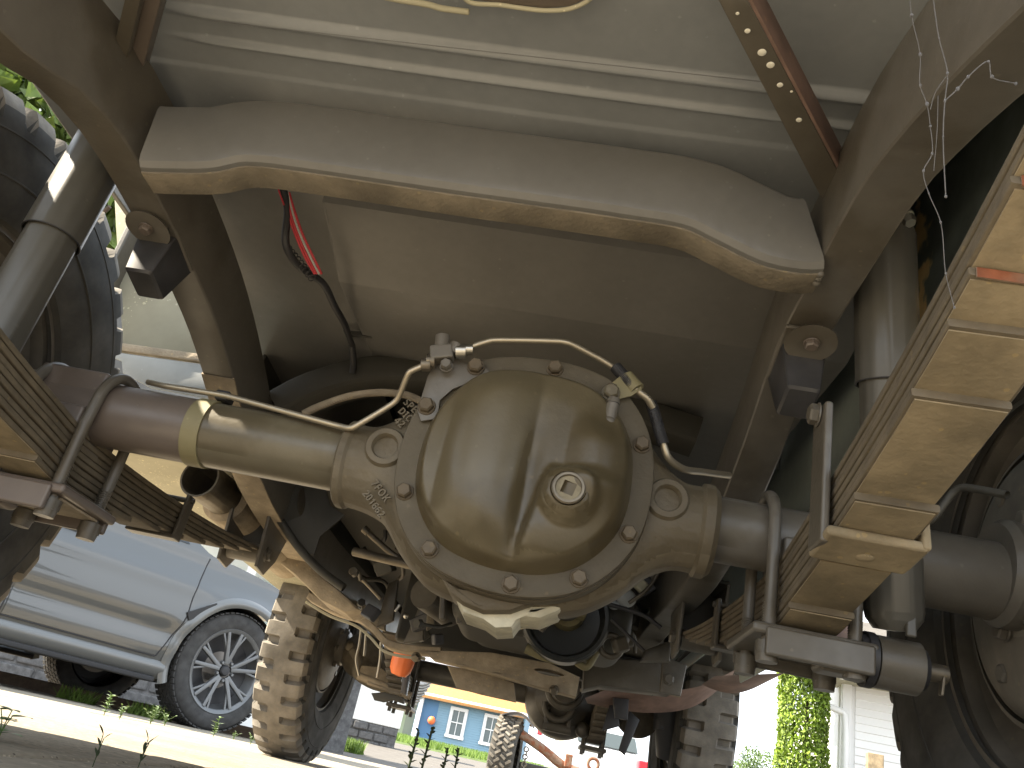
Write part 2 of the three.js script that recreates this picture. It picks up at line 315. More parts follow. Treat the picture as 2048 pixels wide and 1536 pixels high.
  // pressed patch at the top edge: end of the frame tail piece with a bright rim
  part('tail_plate', plate([[900, -60], [925, -2], [1000, 8], [1090, 18], [1140, 14], [1180, -4], [1200, -60]].map((p) => onY(p, .700)), 'y', .012, .002), M.primer, tub);
  part('tail_plate', [tube([[918, -30], [935, 2], [1000, 10], [1090, 21], [1145, 16], [1184, -6], [1196, -40]].map((p) => onY(p, .6985)), .0022, 60), tube([[770, -6], [800, 0], [860, 10], [880, 16], [938, 24]].map((p) => onY(p, .702)), .0030, 30)], M.cream, tub);
}
// frame: two side rails with the kick-up over the axle, the bent rear crossmember, centre crossmembers
const frame = sub('frame');
{
  const C = (pts, x) => pts.map((p) => onX(p, x));
  const lp = smooth([V(-.435, .50, .62), ...C([[22, 120], [100, 165], [200, 268], [318, 470], [398, 640], [436, 755]], -.435), ...C([[482, 925], [545, 1050], [625, 1150]], -.435), V(-.42, .40, -1.35), V(-.40, .40, -2.2)], 70);
  const rp = smooth([V(.357, .44, .70), ...C([[1968, 182], [1850, 300], [1780, 385], [1690, 535], [1598, 700], [1530, 885], [1484, 1000], [1415, 1150]], .357), V(.345, .415, -.9), V(.33, .40, -1.4), V(.32, .40, -2.2)], 70);
  const sec = rrect(-.026, .026, 0, .098, .005);
  const l = part('frame_rail', sweep(lp, sec), M.od, frame); l.userData.label = 'left frame rail, scuffed';
  part('frame_rail', sweep(rp, sec), M.od, frame).userData.label = 'right frame rail, clean olive paint';
  // gritty lower stretch of the left rail, ground bounce put into its tan
  part('rail_bounce_tan', sweep(lp.slice(21, 46).map((p) => p.clone().add(V(0, -.0015, 0))), rrect(-.0262, .0262, 0, .004, .001)), M.tan, frame);
  // weld bead and gouge along the left rail
  part('weld_bead', tube([[118, 105], [140, 148], [175, 190], [196, 225], [213, 262]].map((p) => onX(p, -.433).add(V(0, -.002, 0))), .0055, 40), M.odDark, frame);
  // rear crossmember
  const line = [[277, 318], [292, 319], [330, 320], [420, 319], [478, 307], [520, 308], [600, 318], [900, 362], [1250, 411], [1380, 434], [1440, 462], [1540, 508], [1622, 522], [1650, 520]].map((p) => onZ(p, .222));
  const cm = new THREE.CatmullRomCurve3(line, false, 'centripetal').getSpacedPoints(70);
  part('crossmember', sweep(cm, rrect(-.056, 0, -.007, .084, .014), Y, .5), M.odGrey, frame).userData.label = 'bent rear crossmember';
  part('crossmember_face', sweep(cm.map((p) => p.clone().add(V(0, -.0012, 0))), rrect(-.047, -.012, -.007, -.003, .0014), Y, .5), M.odGrit, frame).userData.label = 'rough gritty underside of the rear crossmember, tan colour holding the ground bounce';  // pebbled strip, its lighter tan stands in for light bounced off the ground
  // weld at its right end
  for (const [a, n] of [[[[1598, 520], [1622, 540], [1632, 562]], 7], [[[1606, 572], [1632, 560], [1640, 545]], 5]]) { const w = new THREE.CatmullRomCurve3(a.map((p) => onX(p, .333).add(V(0, -.002, 0)))); part('weld_bead', Array.from({ length: n }, (_, k) => mv(new THREE.SphereGeometry(.0042, 10, 8), ...w.getPoint(k / (n - 1)).toArray())), M.od, frame); }
  // second crossmember with its arch, ahead of the axle
  const l2 = [[545, 800], [600, 770], [680, 742], [760, 728], [850, 730], [960, 742], [1100, 760], [1250, 800], [1400, 850]].map((p) => onZ(p, -.40));
  part('crossmember', sweep(smooth(l2, 40), rrect(-.04, .04, -.05, .0, .012), Y, .5), M.odDark, frame).userData.label = 'arched dark crossmember ahead of the axle';
  // transmission crossmember: pierced, dusty
  const z2 = -1.12, p2 = (a) => a.map((p) => onZ(p, z2));
  part('transmission_mount', sweep(smooth(p2([[612, 1196], [660, 1222], [715, 1240], [742, 1262], [768, 1290], [800, 1300], [850, 1306], [880, 1308]]), 40), rrect(-.07, .0, 0, .016, .004), Y, .5), M.tan, frame);
  part('transmission_mount', sweep(smooth([[612, 1204], [660, 1232], [712, 1252], [740, 1274], [766, 1301], [800, 1312], [850, 1317]].map((p) => onZ(p, z2 + .002)), 40), rrect(-.004, .004, -.003, .003, .001), Y), M.cream, frame);
  const hole = (cx, cy, rx, ry, rot) => Array.from({ length: 20 }, (_, k) => { const t = k / 20 * Math.PI * 2, x = rx * Math.cos(t), y = ry * Math.sin(t); return onZ([cx + x * Math.cos(rot) - y * Math.sin(rot), cy + x * Math.sin(rot) + y * Math.cos(rot)], z2); });
  part('transmission_mount', plate(p2([[846, 1300], [980, 1304], [1100, 1326], [1160, 1354], [1152, 1394], [1090, 1378], [980, 1346], [866, 1318]]), 'z', -.05, .003, [hole(1098, 1345, 34, 9, .2), hole(928, 1330, 14, 3.5, .2), hole(995, 1346, 15, 3.6, .2), hole(1060, 1366, 12, 3, .2)]), M.tan, frame);
  part('transmission_mount', plate([[894, 1330], [985, 1350], [1028, 1366], [1032, 1404], [960, 1388], [912, 1374]].map((p) => onZ(p, z2 - .06)), 'z', -.02, .003), M.tan, frame);
  for (const [x, y] of [[1108, 1380], [832, 1314]]) part('bolt', bolt(onZ([x, y], z2 + .006), V(0, -.5, 1), .010, .012), M.steelDull, frame);
  // right half: box section with a bolted end plate
  part('transmission_mount', plate([[1168, 1310], [1340, 1325], [1342, 1388], [1200, 1372], [1166, 1380]].map((p) => onZ(p, -1.18)), 'z', -.08, .006), M.od, frame);
  part('transmission_mount', plate([[1326, 1312], [1374, 1330], [1362, 1392], [1320, 1384]].map((p) => onZ(p, -1.10)), 'z', -.02, .004), M.od, frame);
  part('bolt', bolt(onZ([1337, 1358], -1.098), V(0, 0, 1), .012, .008), M.od, frame);
  part('bracket', plate([[1290, 1300], [1342, 1280], [1340, 1322], [1282, 1322]].map((p) => onZ(p, -.98)), 'z', -.03, .004), M.od, frame);
}
// bump stops on both rails: rubber block in a pressed cup
{
  for (const [x, cz, cy, label] of [[-.437, .035, .588, 'left bump stop'], [.357, .052, .566, 'right bump stop']]) {
    const t = sub('bump_stop'); t.userData.label = label;
    const tilt = x < 0 ? -.22 : -.28;
    part('rubber_block', mv(rubberBlock(.050, .066, .036, .050, .062), x, cy - .035, cz, tilt), M.blackSoft, t);
    part('cup', mv(rbox(.056, .006, .085, .003), x, cy - .001, cz + .006, tilt), M.od, t);
    part('cup', mv(new THREE.CylinderGeometry(.024, .028, .006, 28, 1, false, 0, Math.PI * 2), x, cy - .006, cz + .046, tilt), M.od, t);
    part('bolt', bolt(V(x, cy - .010, cz + .050), V(0, -1, .2), .0075, .007), M.primer, t);
  }
  function rubberBlock(w0, d0, w1, d1, h) {
    const r = 4, prof = [];
    const ring = (w, d, y, c) => rrect(-w / 2, w / 2, -d / 2, d / 2, c).map(([a, b]) => V(a, y, b));
    const rings = [ring(w0, d0, h / 2, .004), ring(w1, d1, -h / 2 + .003, .004), ring(w1 - .006, d1 - .006, -h / 2, .003)];
    const n = rings[0].length, pos = rings.flat().flatMap((v) => v.toArray()), idx = [];
    for (let k = 0; k < 2; k++) for (let j = 0; j < n; j++) { const a = k * n + j, b = k * n + (j + 1) % n; idx.push(a, b, a + n, b, b + n, a + n); }
    for (const e of [0, 2 * n]) for (let j = 1; j < n - 1; j++) idx.push(e, e + j, e + j + 1);
    const g = new THREE.BufferGeometry(); g.setAttribute('position', new THREE.Float32BufferAttribute(pos, 3)); g.setIndex(idx);
    return toCreasedNormals(g, .4);
  }
}
// leaf springs: nine leaves each, stepped ends, clips
const leafY = (z) => .330 + (z > 0 ? .16 * z * z + .06 * z * sm(0, .1, z) : .10 * z * z), leafX = (x, z) => x + (z > 0 ? Math.sign(-x) * .045 * z : 0);
const rearEnd = [.70, .62, .554, .50, .468, .412, .291, .196, .088], frontEnd = [-.62, -.585, -.53, -.46, -.385, -.31, -.23, -.15, -.10];
function leafSpring(x, label) {
  const t = sub('leaf_spring'); t.userData.label = label;
  const th = .0070;
  for (let k = 0; k < 9; k++) {
    const z0 = frontEnd[k], z1 = rearEnd[k], path = [];
    const n = 26; for (let i = 0; i <= n; i++) { const z = z0 + (z1 - z0) * i / n; path.push(V(leafX(x, z) + [0, .0006, -.0008, .0004, .0009, -.0005, .0007, -.0009, 0][k], leafY(z) - th * k - .0006 * k, z)); }
    const w = .031 - .0003 * (k % 3);
    part('leaf', sweep(path, rrect(-w, w, -th + .0006, 0, .0016), Y, .5), M.leafSide, t);
    // dust caked on the exposed underside of each step
    const a = k < 8 ? rearEnd[k + 1] - .012 : -.02, us = []; for (let i = 0; i <= 14; i++) { const z = a + (z1 - .0015 - a) * i / 14; us.push(V(leafX(x, z), leafY(z) - th * (k + 1) - .0006 * k - .0001, z)); }
    if (k > 1 && k < 4) part('rust_streak', sweep([V(leafX(x, z1), leafY(z1) - th * k - .0006 * k - .0012, z1 + .0006), V(leafX(x, z1), leafY(z1) - th * (k + 1) - .0006 * k - .0008, z1 + .0006)], rrect(-w + .003 + .012 * (k % 2), w - .004, -.0006, .0006, .0004), Z, .5), M.rust, t);
    part('dust_coat', sweep(us, rrect(-w + .002, w - .002, -.0005, .0006, .0004), Y, .5), M.dust, t);
  }
  const clip = (z, k) => { const y1 = leafY(z) + .004, y0 = leafY(z) - th * k - .006; part('clip', [mv(rbox(.076, .005, .026, .002), x, y0 - .002, z), mv(rbox(.0055, y1 - y0 + .014, .024, .002), x - .0355, (y0 + y1) / 2 + .004, z), mv(rbox(.0055, y1 - y0 + .014, .024, .002), x + .0355, (y0 + y1) / 2 + .004, z), cyl(V(x - .042, y1 + .004, z), V(x + .042, y1 + .004, z), .004)], M.od, t); return y0; };
  clip(-.275, 6);
  // rear clip: a plate with a rivet and a long tail standing up on the inner side
  const s = Math.sign(-x - .04), zc = .224, yc = leafY(zc) - th * 7 - .009, xs = x; x = leafX(x, zc);
  if (x < 0) part('clip', mv(rbox(.078, .006, .044, .003), x, yc, zc, -.14), M.dust, t);
  else part('clip', mv(rbox(.0075, .128, .036, .003), x + s * .038, yc + .060, zc - .004), M.od, t), part('clip', [mv(rbox(.080, .009, .052, .004), x, yc, zc, -.14), mv(rbox(.008, .05, .048, .003), x - s * .037, yc + .022, zc, -.14)], M.dust, t);
  part('rivet', mv(new THREE.SphereGeometry(.0085, 20, 10).scale(1, .45, 1), x, yc - .0035, zc - .006), M.dust, t);
  if (x > 0) part('bolt', bolt(V(x + s * .043, yc + .117, zc - .004), V(s, 0, 0), .0095, .008), M.od, t);
  // eyes
  x = xs;
  for (const [z, k] of [[-.635, 1]]) part('spring_eye', [aim(new THREE.CylinderGeometry(.018, .018, .06, 28), V(x, leafY(z) - .012, z), X), aim(new THREE.CylinderGeometry(.009, .009, .09, 20), V(x, leafY(z) - .012, z), X)], M.od, t);
  const h = sub('spring_hanger'); // front hanger: two cheeks and a web on the rail
  const zf = -.64, ye = leafY(zf) - .01;
  for (const dx of [-.037, .037]) part('cheek', plate([V(x + dx - .003, ye - .035, zf - .02), V(x + dx - .003, ye - .03, zf + .028), V(x + dx - .003, ye + .10, zf + .055), V(x + dx - .003, ye + .10, zf - .11), V(x + dx - .003, ye + .0, zf - .06)], 'x', .006), M.od, h);
  part('web', [mv(rbox(.075, .11, .006, .002), x, ye + .06, zf - .05), mv(rbox(.075, .006, .12, .002), x, ye + .10, zf)], M.odDark, h);
  part('bolt', bolt(V(x + (x < 0 ? .04 : -.04), ye, zf), V(x < 0 ? 1 : -1, 0, 0), .012, .010), M.od, h);
  return t;
}
const SXL = -.467, SXR = .386;
leafSpring(SXL, 'left rear leaf spring'); leafSpring(SXR, 'right rear leaf spring');
// rear axle: tubes, cast housing, ribbed cover with ten bolts, plug, castings
const axle = sub('rear_axle');
const AY = .362, AR = .0385;
{
  const A = (x, z = 0) => V(x, AY, z);
  part('axle_tube', [cyl(A(-.66), A(-.30), AR, AR, 40)], M.primer, axle).userData.label = 'left outer axle tube in worn red brown primer';
  part('axle_tube', [cyl(A(-.30), A(-.12), AR, AR, 40)], M.odGloss, axle);
  part('axle_tube', [cyl(A(.26), A(.39), AR - .002, AR - .002, 40), cyl(A(.39), A(.62), AR + .003, AR + .003, 40)], M.od, axle);
  part('tube_band', [cyl(A(-.321), A(-.300), AR + .0022, AR + .0022, 40)], M.odGreen, axle);
  part('tube_band', [mv(rbox(.018, .012, .02, .003), -.298, AY + AR + .006, .012)], M.black, axle);
  for (const x of [SXL, SXR]) part('spring_pad', [mv(rbox(.062, .028, .092, .004), x, .340, 0), mv(rbox(.058, .02, .05, .003), x, .362 - AR, 0)], x < 0 ? M.primer : M.od, axle);
  part('spring_pad', [mv(rbox(.085, .03, .07, .004), -.475, .388, .0)], M.primer, axle);
  // housing: lofted from the round tube sockets to the deep centre
  const st = [[-.134, .357, .046, .046, .049, .048, 2], [-.128, .357, .0475, .0475, .052, .05, 2], [-.105, .357, .049, .05, .052, .052, 2], [-.075, .36, .066, .062, .052, .058, 2.3], [-.045, .364, .092, .098, .05, .08, 2.6], [-.01, .367, .116, .128, .05, .12, 2.6], [.03, .368, .127, .138, .05, .14, 2.4], [.075, .368, .130, .140, .05, .145, 2.4], [.12, .368, .127, .136, .05, .14, 2.4], [.16, .366, .116, .122, .05, .12, 2.6], [.195, .362, .094, .096, .05, .08, 2.6], [.225, .358, .064, .062, .052, .058, 2.3], [.25, .357, .049, .049, .052, .05, 2], [.272, .357, .0475, .0475, .051, .048, 2], [.279, .357, .044, .044, .048, .044, 2]];
  const curve = [0, 1, 2, 3, 4, 5].map((k) => new THREE.CatmullRomCurve3(st.map((s) => V(s[0], s[k + 1], 0)), false, 'centripetal'));
  part('differential_housing', grid(72, 72, (u, v) => {
    const [cy, hu, hd, zf, zb, e] = curve.map((c) => c.getPoint(u).y), x = curve[0].getPoint(u).x, t = v * Math.PI * 2, c = Math.cos(t), s = Math.sin(t);
    const f = (a) => Math.sign(a) * Math.abs(a) ** (2 / e);
    return V(x, cy + f(s) * (s > 0 ? hu : hd), f(c) * (c > 0 ? zf - .004 : zb));
  }, .8), M.cast, axle);
  part('housing_socket', [mv(lathe([[.0475, 0], [.051, .003], [.051, .010], [.047, .016]], 48).rotateZ(-Math.PI / 2), -.136, .357, 0)], M.cast, axle);
  part('housing_socket', [mv(lathe([[.047, -.004], [.052, .002], [.052, .012], [.047, .016]], 48).rotateZ(Math.PI / 2), .284, .357, 0)], M.cast, axle);
  for (const [px, py] of [[770, 892], [1336, 996]]) { const p = onZ([px, py], .052); part('boss', mv(lathe([[.0, -.012], [.0125, -.011], [.0135, -.002], [.015, .001], [.021, .0005], [.0235, -.004], [.024, -.03]], 40).rotateX(Math.PI / 2), p.x, p.y, p.z), M.cast, axle); }
  // lower lip of the casting, light off the ground put into its pale colour
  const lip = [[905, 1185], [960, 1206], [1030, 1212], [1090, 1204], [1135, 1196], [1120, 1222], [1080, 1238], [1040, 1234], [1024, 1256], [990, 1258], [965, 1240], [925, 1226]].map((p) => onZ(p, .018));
  part('housing_lip', plate(lip, 'z', -.07, .006), M.castBounceLit, axle);
  part('housing_lip', plate([[880, 1150], [960, 1200], [1080, 1200], [1020, 1222], [965, 1222], [925, 1205], [900, 1185]].map((p) => onZ(p, .036)), 'z', -.06, .006), M.cast, axle);
  // casting marks
  const word = (s, px, py, size, rot) => { const g = new TextGeometry(s, { font, size, depth: .0025, curveSegments: 3, bevelEnabled: false }); g.center(); const p = onZ([px, py], .0465); part('casting_mark', mv(toCreasedNormals(g, .4), p.x, p.y, p.z, 0, rot[1], rot[0]), M.cast, axle); };
  word('7FOK', 762, 982, .0085, [-.72, -.12]); word('201662', 748, 1008, .0080, [-.72, -.12]);
  word('SPE', 822, 812, .0085, [-.60, -.1]); word('DIC', 812, 830, .0085, [-.60, -.1]); word('42', 800, 845, .0085, [-.60, -.1]);
  // cover
  const bp = [[953, 742], [1110, 740], [1222, 785], [1283, 892], [1257, 1070], [1158, 1158], [1022, 1170], [860, 1100], [810, 985], [855, 820]].map((p) => onZ(p, .062));
  const cc = V(.075, .369, .062);
  const ringC = new THREE.CatmullRomCurve3(bp, true, 'centripetal');
  const ring = (d, z, n = 120) => ringC.getSpacedPoints(n).slice(0, n).map((p) => { const v = p.clone().sub(cc); const l = v.length(); return cc.clone().addScaledVector(v, (l + d) / l).setZ(z); });
  part('differential_cover', plate(ring(.0112, .0645), 'z', -.0105, .002, [ring(-.016, .0645)]), M.flange, axle);
  part('cover_gasket', plate(ring(.0105, .054), 'z', -.003, 0), M.black, axle);
  part('housing_flange', plate(ring(.0122, .051), 'z', -.022, .003), M.flange, axle);
  const inner = ring(-.0095, 0, 144), plugAt = onZ([1136, 985], .112);
  const F0 = onZ([1096, 925], .11), F1 = onZ([1020, 1108], .10);
  const dome = (x, y, r) => {
    const X1 = (x - .034) / .046, Y1 = (y - .372) / .122, edge = Math.max(0, 1 - r ** 12);
    let h = .022 * sm(1, .90, r) + .008 * sm(.98, .60, r) + .003 * (1 - r * r);
    h += .019 * Math.max(0, 1 - Math.abs(X1) ** 2.1) * Math.max(0, 1 - Math.abs(Y1) ** 4) * Math.max(0, 1 - r ** 7);
    h += .014 * Math.max(0, 1 - ((x - .150) / .034) ** 2) * sm(.435, .395, y) * sm(.30, .36, y) * Math.max(0, 1 - r ** 8);
    h += .010 * sm(.034, .024, Math.hypot(x - plugAt.x, y - plugAt.y)) * edge;
    { const dx = F1.x - F0.x, dy = F1.y - F0.y, l = Math.hypot(dx, dy), sd = -((x - F0.x) * dy - (y - F0.y) * dx) / l; h += .013 * sm(-.002, .005, sd) * sm(F0.y + .008, F0.y - .014, y) * sm(.258, .278, y) * edge; }
    h -= .008 * Math.exp(-(((x - .083) / .010) ** 2)) * sm(.43, .37, y) * edge * .6;
    return h;
  };
  part('differential_cover', grid(144, 40, (u, v) => { const p = inner[Math.round(u * 144) % 144], r = v, x = cc.x + (p.x - cc.x) * r, y = cc.y + (p.y - cc.y) * r; return V(x, y, .0635 + dome(x, y, r) - .004 * sm(.97, 1, r)); }, 0), M.cover, axle);
  bp.forEach((p, k) => part('bolt', bolt(p.clone().setZ(.0648), V(0, 0, 1), .0083, .009, k * .7), M.bolt, axle));
  // fill plug with a square recess
  const pz = .0635 + dome(plugAt.x, plugAt.y, .52), P = V(plugAt.x, plugAt.y, pz);
  part('plug_boss', mv(lathe([[.030, -.014], [.0245, -.003], [.0205, .002], [.0182, .0030], [.0172, .002]], 48).rotateX(Math.PI / 2), P.x, P.y, P.z), M.cover, axle);
  part('fill_plug', mv(lathe([[.0168, 0], [.0168, .0045], [.0155, .006], [.0132, .006], [.0126, .0045]], 48).rotateX(Math.PI / 2), P.x, P.y, P.z), M.steelDull, axle);
  const sq = (s, r) => { const h = new THREE.Path(); for (let k = 0; k < 4; k++) { const t = k * Math.PI / 2 + r, x = s * Math.cos(t), y = s * Math.sin(t); k ? h.lineTo(x, y) : h.moveTo(x, y); } h.closePath(); return h; };
  const disc = new THREE.Shape(); disc.absarc(0, 0, .0128, 0, Math.PI * 2); disc.holes.push(sq(.0092, .55));
  part('fill_plug', mv(new THREE.ExtrudeGeometry(disc, { depth: .007, bevelEnabled: false, curveSegments: 24 }), P.x, P.y, P.z - .0035), M.plug, axle);
  part('fill_plug', mv(new THREE.CylinderGeometry(.0125, .0125, .002, 24), P.x, P.y, P.z - .004, Math.PI / 2), M.odDark, axle);
  // vent cap and hose clip on the upper right bolt
  const vt = onZ([1222, 826], .085);
  part('vent', [aim(new THREE.CylinderGeometry(.0068, .0068, .022, 20), vt, V(.06, 1, .2)), aim(new THREE.CylinderGeometry(.0058, .0075, .006, 20), vt.clone().add(V(.0007, .014, .003)), V(.06, 1, .2)), aim(new THREE.SphereGeometry(.0074, 16, 10), vt.clone().add(V(-.0007, -.010, -.001)), V(.06, 1, .2))], M.od, axle);
  // bracket for the brake tee, on the two upper left bolts
  const bz = .071, br = [[868, 838], [842, 842], [834, 820], [842, 795], [856, 750], [872, 726], [905, 708], [928, 726], [962, 726], [978, 742], [970, 760], [940, 764], [905, 778], [880, 800], [876, 824]].map((p) => onZ(p, bz));
  part('brake_tee_bracket', plate(br, 'z', -.004, .001), M.od, axle);
  bp.slice(0, 1).concat(bp.slice(9)).forEach((p) => part('bolt', bolt(p.clone().setZ(.0715), V(0, 0, 1), .0088, .009, .5), M.bolt, axle));
}
// hydraulic lines over the axle
{
  const t = sub('brake_line');
  const z = .078, q = (pts, zz) => pts.map((p) => onZ(p, zz));
  const tee = onZ([884, 708], z + .006);
  part('tee_block', [mv(rbox(.026, .018, .017, .003), tee.x, tee.y, tee.z, 0, 0, .3), aim(new THREE.CylinderGeometry(.0085, .0085, .016, 20), tee.clone().add(V(-.003, .014, .0)), V(-.15, 1, 0)), aim(new THREE.CylinderGeometry(.0072, .0072, .012, 18), tee.clone().add(V(.012, .009, 0)), V(.3, 1, 0))], M.od, t);
  part('bolt', bolt(onZ([893, 733], z + .004), V(0, 0, 1), .0066, .010, .3), M.od, t);
  part('fitting', [aim(new THREE.CylinderGeometry(.0082, .0082, .011, 6), onZ([922, 703], z + .006), V(1, .2, 0)), aim(new THREE.CylinderGeometry(.0058, .0058, .018, 16), onZ([930, 699], z + .006), V(1, .2, 0))], M.steel, t);
  part('fitting', [aim(new THREE.CylinderGeometry(.0082, .0082, .009, 6), onZ([862, 723], z + .006), V(1, .2, 0)), aim(new THREE.CylinderGeometry(.0074, .0074, .010, 6), onZ([852, 730], z + .006), V(1, .2, 0))], M.steelDull, t);
  part('rigid_pipe', bentTube([...q([[932, 697], [985, 680], [1132, 683]], z + .006), onZ([1200, 718], .07), onZ([1238, 742], .062)], .0034, 14, .16), M.line, t);
  part('rigid_pipe', bentTube([...q([[850, 730], [818, 744]], z + .006), onZ([793, 803], .058), onZ([704, 857], .052), onZ([676, 852], .045), onZ([455, 792], .022), onZ([330, 772], .016), onZ([296, 764], .004)], .0035, 14, .13), M.line, t);
  const hs = [[1232, 735], [1252, 758], [1270, 778], [1292, 800]].map((p, i) => onZ(p, .066 + .004 * Math.sin(i)));
  part('rubber_sleeve', bentTube(hs.slice(0, 3), .0066, 14), M.black, t);
  const hc = new THREE.CatmullRomCurve3(hs); part('rubber_sleeve', Array.from({ length: 24 }, (_, k) => aim(new THREE.TorusGeometry(.0064, .0007, 8, 20).rotateX(Math.PI / 2), hc.getPoint(k / 24 * .7), hc.getTangent(k / 24 * .7))), M.black, t);
  part('rigid_pipe', bentTube([hs[2], onZ([1296, 798], .064), onZ([1306, 815], .058)], .0042, 12), M.line, t);
  const hp = [[1302, 806], [1312, 838], [1320, 868], [1327, 890]].map((p) => onZ(p, .054)), hc2 = new THREE.CatmullRomCurve3(hp);
  part('rubber_sleeve', tube(hp, .0062, 30, 12), M.black, t);
  part('rubber_sleeve', Array.from({ length: 28 }, (_, k) => aim(new THREE.TorusGeometry(.0060, .0007, 8, 20).rotateX(Math.PI / 2), hc2.getPoint(k / 28), hc2.getTangent(k / 28))), M.black, t);
  part('rigid_pipe', tube([onZ([1326, 886], .053), onZ([1336, 914], .048), onZ([1362, 936], .03), onZ([1405, 944], -.01), onZ([1458, 951], -.06)], .0042, 40, 12), M.line, t);
  const cl = sub('hose_clip'), c0 = onZ([1262, 768], .067);
  const dirC = hs[2].clone().sub(hs[0]);
  part('band', aim(new THREE.CylinderGeometry(.0098, .0098, .021, 28), c0, dirC), M.odGreen, cl);
  part('strap', plate([[1208, 785], [1216, 772], [1248, 745], [1282, 768], [1284, 778], [1262, 792], [1238, 798], [1224, 796]].map((p) => onZ(p, .073)), 'z', -.002, .0006), M.odGreen, cl);
  part('bolt', bolt(onZ([1222, 786], .0745), V(0, 0, 1), .0088, .009), M.odGloss, cl);
}
// U-bolts and spring plates
function uBolt(x, yPlate, m) {
  const r = .0066, h = AR + r + .001, pts = [];
  pts.push(V(x, yPlate - .030, h)); pts.push(V(x, AY, h));
  for (let k = 1; k < 14; k++) { const t = k / 14 * Math.PI; pts.push(V(x, AY + h * Math.sin(t), h * Math.cos(t))); }
  pts.push(V(x, AY, -h)); pts.push(V(x, yPlate - .030, -h));
  const t = sub('u_bolt');
  part('rod', new THREE.TubeGeometry(new THREE.CatmullRomCurve3(pts, false, 'chordal'), 90, r, 14), m, t);
  part('thread', Array.from({ length: 10 }, (_, k) => [h, -h].map((z) => mv(new THREE.TorusGeometry(r, .0007, 6, 18), x, yPlate + .006 + k * .0026, z, Math.PI / 2))).flat(), m, t);
  for (const z of [h, -h]) part('nut', [mv(new THREE.CylinderGeometry(.0125, .0125, .012, 6), x, yPlate - .016, z), mv(new THREE.CylinderGeometry(.0115, .0105, .008, 20), x, yPlate - .026, z)], m, t);
}
const PY = .256;
for (const [x, m] of [[SXL, M.primer], [SXR, M.od]]) {
  for (const dx of [-.042, .042]) uBolt(x + dx, PY - .004, M.od);
  const t = sub('spring_plate'), s = x < 0 ? -1 : 1;
  part('plate', mv(rbox(.122, .011, .125, .004), x, PY - .004, 0), m, t);
  each('plate', [mv(rbox(.104, .028, .008, .003), x + .004 * s, PY - .016, .062), mv(rbox(.104, .020, .008, .003), x, PY - .012, -.062)], m, t);
  if (x < 0) part('grit', mv(rbox(.10, .003, .085, .001), x, PY - .0112, 0), M.tan, t);
  part('shock_pin', [aim(new THREE.CylinderGeometry(.017, .017, .07, 28), V(x + s * .052, PY - .014, .036), X), mv(rbox(.05, .034, .034, .006), x + s * .032, PY - .014, .036)], m, t);
  part('slot', mv(rbox(.03, .002, .010, .003), x - s * .012, PY - .0105, .03), M.odDark, t);
  part('bolt', bolt(V(x + s * .01, PY - .012, .052), V(0, -1, 0), .011, .014), m, t);
}
// shock absorbers
function shock(low, high, joint, rLow, rHigh, bush, label, m) {
  const t = sub('shock_absorber'); t.userData.label = label;
  const d = high.clone().sub(low).normalize(), mid = low.clone().lerp(high, joint);
  part('body', aim(lathe([[0, 0], [rLow * .7, .002], [rLow * .95, .012], [rLow, .02], [rLow, mid.distanceTo(low) + .03]], 40), low.clone().addScaledVector(d, .016), d), m, t);
  part('dust_shield', [aim(lathe([[rHigh - .0015, .0], [rHigh, .0], [rHigh, high.distanceTo(mid) - .014], [rHigh * .9, high.distanceTo(mid) - .004], [rHigh * .4, high.distanceTo(mid)], [0, high.distanceTo(mid)]], 40), mid, d)], m, t);
  part('shield_rim', aim(new THREE.TorusGeometry(rHigh - .0004, .0009, 8, 48).rotateX(Math.PI / 2), mid, d), M.black, t);
  if (bush) {
    part('bushing', [aim(new THREE.CylinderGeometry(.0255, .0255, .042, 36), bush, X)], M.od, t);
    each('bushing_cap', [aim(new THREE.CylinderGeometry(.027, .027, .008, 36), bush.clone().add(V(-.027, 0, 0)), X), aim(new THREE.CylinderGeometry(.024, .024, .006, 36), bush.clone().add(V(-.034, 0, 0)), X), aim(new THREE.CylinderGeometry(.020, .022, .006, 36), bush.clone().add(V(.024, 0, 0)), X)], M.black, t);
    part('pin', [aim(new THREE.CylinderGeometry(.009, .009, .03, 20), bush.clone().add(V(.034, 0, 0)), X), mv(rbox(.003, .018, .008, .001), bush.x + .043, bush.y - .012, bush.z + .004, .1, 0, -.1)], M.steelDull, t);
    part('drain_nub', mv(rbox(.010, .022, .006, .002), low.x + .004, low.y + .018, low.z + rLow + .001), m, t);
  }
  part('end_stud', [cyl(high, high.clone().addScaledVector(d, .03), .007), aim(new THREE.TorusGeometry(.016, .006, 12, 24), high.clone().addScaledVector(d, .03), Z)], m, t);
  return t;
}
{
  const bl = V(.470, .246, .036);
  shock(bl.clone().add(V(.0, .016, 0)), onX([1768, 452], .418), .60, .0285, .0325, bl, 'right rear shock absorber', M.shock);
  const hl = onX([222, 268], -.512), ll = onX([-60, 760], -.505);
  shock(ll, hl, .53, .0285, .0325, null, 'left rear shock absorber', M.shock);
  part('bolt', [bolt(onX([1812, 432], .42), V(.2, -1, .4), .007, .014)], M.steel, J).name = 'shock_bolt';
}
